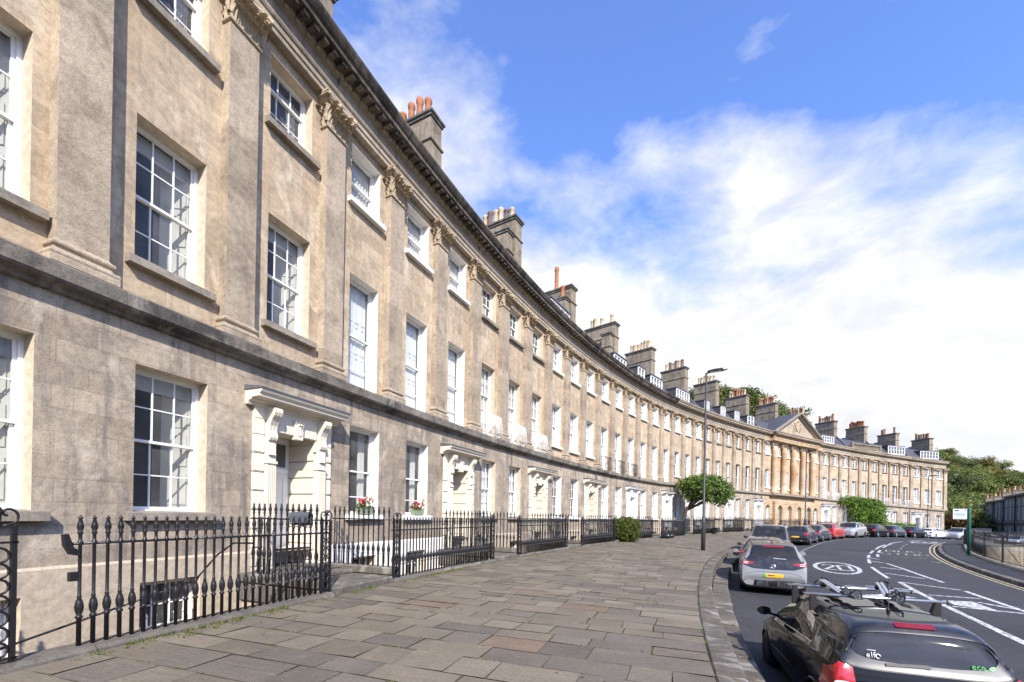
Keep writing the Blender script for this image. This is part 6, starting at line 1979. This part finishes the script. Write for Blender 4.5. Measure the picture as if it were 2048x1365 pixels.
# left wood: seen over the roofs between the chimneys
for i in range(40):
    y = r.uniform(112, 150); x = y * r.uniform(.42, .66)
    z = hz_left(x, y); sd += 1
    hill_tree(r.choice(['dark', 'dark', 'mid']), x, y, z - 1.2, r.uniform(.9, 1.25), sd)
for (x, y, s) in ((86, 134, 1.0), (89, 136, .8)): sd += 1; hill_tree('bare', x, y, hz_left(x, y) - .5, s, sd)
# right wood beyond the end of the crescent
for i in range(85):
    y = r.uniform(150, 300); u = r.uniform(.985, 1.33); x = u * y
    z = hz_right(x, y); sd += 1
    kd = r.choice(['dark', 'mid', 'mid', 'autumn', 'mid', 'dark'])
    hill_tree(kd, x, y, z - 1.5, r.uniform(.85, 1.4), sd)
for i in range(7):
    y = 84 + i * 8; x = y * (1.022 + .014 * (i % 3)) + 1.5; sd += 1
    hill_tree('rust' if i in (0, 2) else 'mid', x, y, -2.5, (.62, .95, .8, 1., 1.05, 1.1, 1.1)[i], sd)
for i in range(8):
    y = 92 + 6 * i; x = y * (1.075 + .022 * (i % 3)); sd += 1
    hill_tree('mid', x, y, -2.8, .62 + .06 * i, sd)
sd += 1; hill_tree('yellow', 88, 80, -3.2, .42, sd); sd += 1; hill_tree('yellow', 93, 83.5, -3.4, .40, sd, 'bright yellow shrub low behind the bus stop pole')

# unseen slope added behind the viewpoint to darken reflections in car glass and paint
rows = []
for j in range(5):
    rr_ = 75 + 35 * j
    rows.append([(rr_ * math.sin(a) * 1.1, -rr_ * math.cos(a), -2.6 + (0, 24, 40, 52, 60)[j] + 1.5 * math.sin(a * 9)) for a in [-1.9 + .1 * q for q in range(39)]])
hill('hill', rows)

# ------------------------------------------------------------------ right-hand side: railing on the footway, sunken garden wall, shaded terrace
t = thing('footway_railing', Matrix.Translation(RW(12, 20.15)), 'long black railing on stone coping along the outside of the bend', 'railing')
mb = MB(); strip(mb, [(20.02, .0), (20.02, .22), (20.06, .25), (20.28, .25), (20.32, .2), (20.32, -3.)], 2.5, 27., .25); mb.build('coping', 'stone_rubble', t)
bar2 = MB(); bar2.tube([(0, 0, 0), (0, 0, 1.02)], .011, 5); bar2.lathe([(.011, 1.02), (.02, 1.05), (.002, 1.11)], 5); b2 = mesh_of(bar2, 'bar', 'iron_black')
allb = MB(); n = 0
k = 9.0
while k < 16.2:
    M = frame(k, 20.17, .24, True)
    if n < 99: place('bar', b2, t, M)
    else: allb.tube([M @ Vector((0, 0, 0)), M @ Vector((0, 0, 1.08))], .011, 4)
    k += .0455 * 1.6; n += 1
for kk in np.arange(3, 9, .07): M = frame(float(kk), 20.17, .24, True); allb.tube([M @ Vector((0, 0, 0)), M @ Vector((0, 0, 1.08))], .011, 4)
for kk in np.arange(16.2, 27, .06): M = frame(float(kk), 20.17, .24, True); allb.tube([M @ Vector((0, 0, 0)), M @ Vector((0, 0, 1.08))], .012, 4)
o = allb.build('bars', 'iron_black', t); o['kind'] = 'stuff'
mb = MB()
for z in (.34, 1.2): mb.tube([RW(3 + .25 * i, 20.17, z) for i in range(97)], .02, 4)
mb.build('rail', 'iron_black', t)
for kk in (10.2, 11.9, 13.6, 15.3, 17., 19., 21.):
    M = frame(kk, 20.17, .22, True); mb = MB(); mb.box(-.035, .035, -.035, .035, 0, 1.3); mb.lathe([(.05, 1.3), (.06, 1.34), (0, 1.42)], 8); mb.tube([(0, -.02, .9), (.0, -.55, .02)], .015, 5); mb.build('standard', 'iron_black', t, M)
# far retaining wall, sunlit rubble, with another railing above
A, B = Vector((33.6, 31.3, 0)), Vector((64, 40, 0)); d = (B - A).normalized(); ang = math.atan2(d.y, d.x); LW = (B - A).length
Mw = Matrix.Translation((A.x, A.y, 0)) @ Matrix.Rotation(ang, 4, 'Z')
t = thing('retaining_wall', Mw, 'sunlit rubble stone wall of the sunken garden beyond the bend', 'wall')
mb = MB(); mb.box(0, LW, 0, .6, -3.2, -.02); mb.build('masonry', 'stone_rubble', t, Mw)
mb = MB(); mb.box(-.05, LW, -.08, .68, -.018, .13, bev=.03); mb.build('coping', 'stone_coping', t, Mw)
t = thing('garden_railing', Mw @ Matrix.Translation((0, .3, .13)), 'dark railing on top of the sunlit rubble wall', 'railing')
Mg = Mw @ Matrix.Translation((0, .3, .13)); mb = MB()
for i in range(int(LW / .13)): mb.tube([(i * .13, 0, 0), (i * .13, 0, .95)], .013, 4)
o = mb.build('bars', 'iron_black', t, Mg); o['kind'] = 'stuff'
mb = MB()
for z in (.08, .86): mb.box(0, LW, -.016, .016, z, z + .03)
for i in range(7): mb.box(i * LW / 6.5 - .04, i * LW / 6.5 + .04, -.04, .04, .03 if False else .0, 1.08)
mb.build('rail', 'iron_black', t, Mg)
mb = MB(); mb.add([tuple(Mw @ Vector(p)) for p in ((.0, .55, -1.62), (260, .55, -1.62), (260, 160, -1.62), (60, 160, -1.62))], [(0, 1, 2, 3)]); mb.build('side_road', 'asphalt', kind='structure')
# bushes in the sunken garden
for (x, y, s, lb) in ((31.5, 22.2, 1.0, 'green garden shrub showing behind the bars at the right edge'),):
    t = thing('shrub', Matrix.Translation((x, y, -2.6)), lb, 'shrub'); mb = MB()
    leaf_cloud(mb, r, [(x, y, -1.3, 1.0, 1.0, 1.3), (x + .6, y - .3, -1.0, .8, .8, 1.1)], 2600, .06, surf=.6); mb.build('foliage', 'leaf_mid', t, Mi)

# shaded terrace: its fronts face away from the sun
A, B = Vector((90.5, 74.5, 0)), Vector((128, 119, 0)); d = (B - A).normalized(); nseg = 6; LT = (B - A).length / nseg
ang = math.atan2(d.y, d.x)
lbl = ['shaded grey terraced house nearest the right edge', 'shaded grey terraced house, second from the right edge', 'shaded grey terraced house, third from the right edge', 'shaded grey terraced house, fourth from the right edge', 'shaded grey terraced house, next to last towards the trees', 'shaded grey terraced house nearest the trees']
for i in range(nseg):
    Mh = Matrix.Translation((A + d * LT * i)) @ Matrix.Rotation(ang, 4, 'Z')       # local +y faces the street
    t = thing('grey_house', Mh, lbl[i], 'house', 'shaded terrace at the right'); zt = 7.4 - .25 * i + (.3 if i % 2 else 0); zb = -2.6
    mb = MB(); mb.box(0, LT, -9, 0, zb, zt)
    for k_ in range(2): mb.box(.25 + k_ * (LT - .9), .65 + k_ * (LT - .9), .0, .16, zb, zt - .3)
    mb.box(0, LT, .0, .22, 1.9, 2.15); mb.box(0, LT, .0, .35, zt - .3, zt - .05)
    mb.build('wall', 'stone_grey', t, Mh)
    for c_ in range(3):
        x = LT * (c_ + .5) / 3
        for z0, h in ((-.6, 1.9), (2.6, 2.2), (5.3, 1.3)):
            w = MB(); w.box(x - .55, x + .55, .005, .02, z0, z0 + h, 1); 
            for xx in (-.55, -.02, .49): w.box(x + xx, x + xx + .06, .02, .05, z0, z0 + h, 0)
            for zz in (0, h * .5, h - .06): w.box(x - .49, x + .49, .02, .045, z0 + zz, z0 + zz + .06, 0)
            w.build('window', ['paint_white', 'room_dark'], t, Mh)
    mb = MB(); mb.prism([(.3, zt), (-4.5, zt + 1.2), (-9.2, zt), ], 0, LT, ax='x'); mb.build('roof', 'slate', t, Mh)
    mb = MB(); mb.box(LT - .5, LT + .4, -5.6, -2.6, zt - .2, zt + 2.3); mb.box(LT - .6, LT + .5, -5.7, -2.5, zt + 2.3, zt + 2.45)
    c_ = mb.build('chimney', 'stone_chimney', t, Mh)
    for q in range(4):
        place('chimney_pot', pot_mesh('b' if q != 2 else 't'), c_, Mh @ Matrix.Translation((LT - .05, -5.2 + .75 * q, zt + 2.44)))
    pp = MB(); pp.tube([(.1, .25, zb), (.1, .25, zt - .2)], .09, 6); pp.build('drainpipe', 'iron_black', t, Mh)
for (kind, X, Y, z, a, pt, lb) in (('suv', 78.5, 66.5, -1.55, rad(205), 'paint_silver', 'silver car parked in the shade of the grey terrace'), ('hatch', 84.5, 67.2, -1.5, rad(50), 'paint_black', 'black car in the shade at the right edge'), ('hatch', 74.6, 66.8, -1.5, rad(60), 'paint_darkgrey', 'dark car in the shade behind the bus stop pole')):
    far_car(kind, X, Y, z, a, pt, lb)

# ------------------------------------------------------------------ sky, sun, camera
AZ, EL = rad(-16), rad(38)                         # light travels towards AZ (from +Y, clockwise)
sd_ = bpy.data.lights.new('sun', 'SUN'); sd_.energy = 5.0; sd_.angle = rad(.53); sd_.color = (1., .94, .85)
so = bpy.data.objects.new('sun', sd_); COL.objects.link(so)
dv = Vector((math.sin(AZ) * math.cos(EL), math.cos(AZ) * math.cos(EL), -math.sin(EL)))
so.rotation_euler = dv.to_track_quat('-Z', 'Y').to_euler()
w = bpy.data.worlds.new('World'); scene.world = w; w.use_nodes = True
nt = w.node_tree; nt.nodes.clear()
def nn(t, **k):
    q = nt.nodes.new(t)
    for a, b in k.items(): setattr(q, a, b)
    return q
out = nn('ShaderNodeOutputWorld'); bg = nn('ShaderNodeBackground'); nt.links.new(bg.outputs[0], out.inputs[0]); bg.inputs['Strength'].default_value = .07
sky = nn('ShaderNodeTexSky', sky_type='NISHITA'); sky.sun_disc = False; sky.sun_elevation = EL
sky.sun_rotation = math.atan2(-dv.x, -dv.y)
sky.air_density = 1.; sky.dust_density = .6; sky.ozone_density = 2.2
tc = nn('ShaderNodeTexCoord'); sx = nn('ShaderNodeSeparateXYZ'); nt.links.new(tc.outputs['Generated'], sx.inputs[0])
def mth(op, a, b=None, c=None):
    q = nn('ShaderNodeMath', operation=op)
    for i, v in enumerate((a, b, c)):
        if v is None: continue
        if isinstance(v, (int, float)): q.inputs[i].default_value = v
        else: nt.links.new(v, q.inputs[i])
    return q.outputs[0]
zc = mth('MAXIMUM', sx.outputs[2], 0.)
den = mth('ADD', zc, .16)
cb = nn('ShaderNodeCombineXYZ'); nt.links.new(sx.outputs[0], cb.inputs[0]); nt.links.new(sx.outputs[1], cb.inputs[1]); nt.links.new(mth('MULTIPLY', sx.outputs[2], 1.9), cb.inputs[2])
def nse(scale, detail, rough, dist, off):
    ad = nn('ShaderNodeVectorMath', operation='ADD'); nt.links.new(cb.outputs[0], ad.inputs[0]); ad.inputs[1].default_value = off
    q = nn('ShaderNodeTexNoise'); nt.links.new(ad.outputs[0], q.inputs['Vector']); q.inputs['Scale'].default_value = scale; q.inputs['Detail'].default_value = detail; q.inputs['Roughness'].default_value = rough; q.inputs['Distortion'].default_value = dist
    return q.outputs['Fac']
OFF1, OFF2 = (7.7, 14.3, 0), (8.2, 4.4, 0)
n1 = nse(2.3, 10, .56, .25, OFF1); n2 = nse(6.5, 8, .6, .3, OFF2)
dens = mth('ADD', mth('MULTIPLY', n1, .75), mth('MULTIPLY', n2, .25))
front = nn('ShaderNodeMapRange'); front.interpolation_type = 'SMOOTHSTEP'; nt.links.new(sx.outputs[1], front.inputs[0]); front.inputs[1].default_value = -.1; front.inputs[2].default_value = .35
bias = mth('MINIMUM', mth('MAXIMUM', mth('MULTIPLY', mth('SUBTRACT', .89, mth('DIVIDE', zc, mth('MAXIMUM', sx.outputs[1], .15))), .5), -.07), .4)   # a long cloud bank stands in the north; overhead and behind it is clear
dens = mth('ADD', dens, mth('MULTIPLY', mth('MULTIPLY', bias, 1.0), front.outputs[0]))
rp_ = nn('ShaderNodeValToRGB'); nt.links.new(dens, rp_.inputs[0])
rp_.color_ramp.elements[0].position = .47; rp_.color_ramp.elements[0].color = (0, 0, 0, 1); rp_.color_ramp.elements[1].position = .66; rp_.color_ramp.elements[1].color = (1, 1, 1, 1)
CLOUD = nn('ShaderNodeMix'); CLOUD.data_type = 'RGBA'
nt.links.new(rp_.outputs[0], CLOUD.inputs[0])
tint = nn('ShaderNodeMix'); tint.data_type = 'RGBA'; tint.blend_type = 'MULTIPLY'; tint.inputs[0].default_value = 1.; nt.links.new(sky.outputs[0], tint.inputs[6]); tint.inputs[7].default_value = (2.4, 2.75, 3.9, 1)
nt.links.new(tint.outputs[2], CLOUD.inputs[6])
cc = nn('ShaderNodeValToRGB'); nt.links.new(n2, cc.inputs[0]); cc.color_ramp.elements[0].position = .3; cc.color_ramp.elements[0].color = (8.4, 8.6, 9.2, 1); cc.color_ramp.elements[1].position = .6; cc.color_ramp.elements[1].color = (10.8, 10.9, 11.1, 1)
nt.links.new(cc.outputs[0], CLOUD.inputs[7])
nt.links.new(CLOUD.outputs[2], bg.inputs[0])

cd = bpy.data.cameras.new('camera'); cam = bpy.data.objects.new('camera', cd); COL.objects.link(cam)
cam.location = (0, 0, 1.62); ROLL = .018706
cam.rotation_euler = (Matrix.Rotation(PI / 2, 3, 'X') @ Matrix.Rotation(ROLL, 3, 'Z')).to_euler()
cd.sensor_width = 36.; cd.lens = 860. / 2048 * 36.; cd.shift_y = 348.765 * math.cos(ROLL) / 2048; cd.shift_x = 348.765 * math.sin(ROLL) / 2048
cd.clip_start = .05; cd.clip_end = 3000
scene.camera = cam
scene.view_settings.view_transform = 'Standard'; scene.view_settings.look = 'None'; scene.view_settings.exposure = .53; scene.view_settings.gamma = 1.
scene.render.engine = 'CYCLES'
scene.cycles.max_bounces = 6; scene.cycles.transparent_max_bounces = 12; scene.cycles.diffuse_bounces = 3; scene.cycles.glossy_bounces = 3
scene.cycles.sample_clamp_indirect = 4.
scene.cycles.use_denoising = True
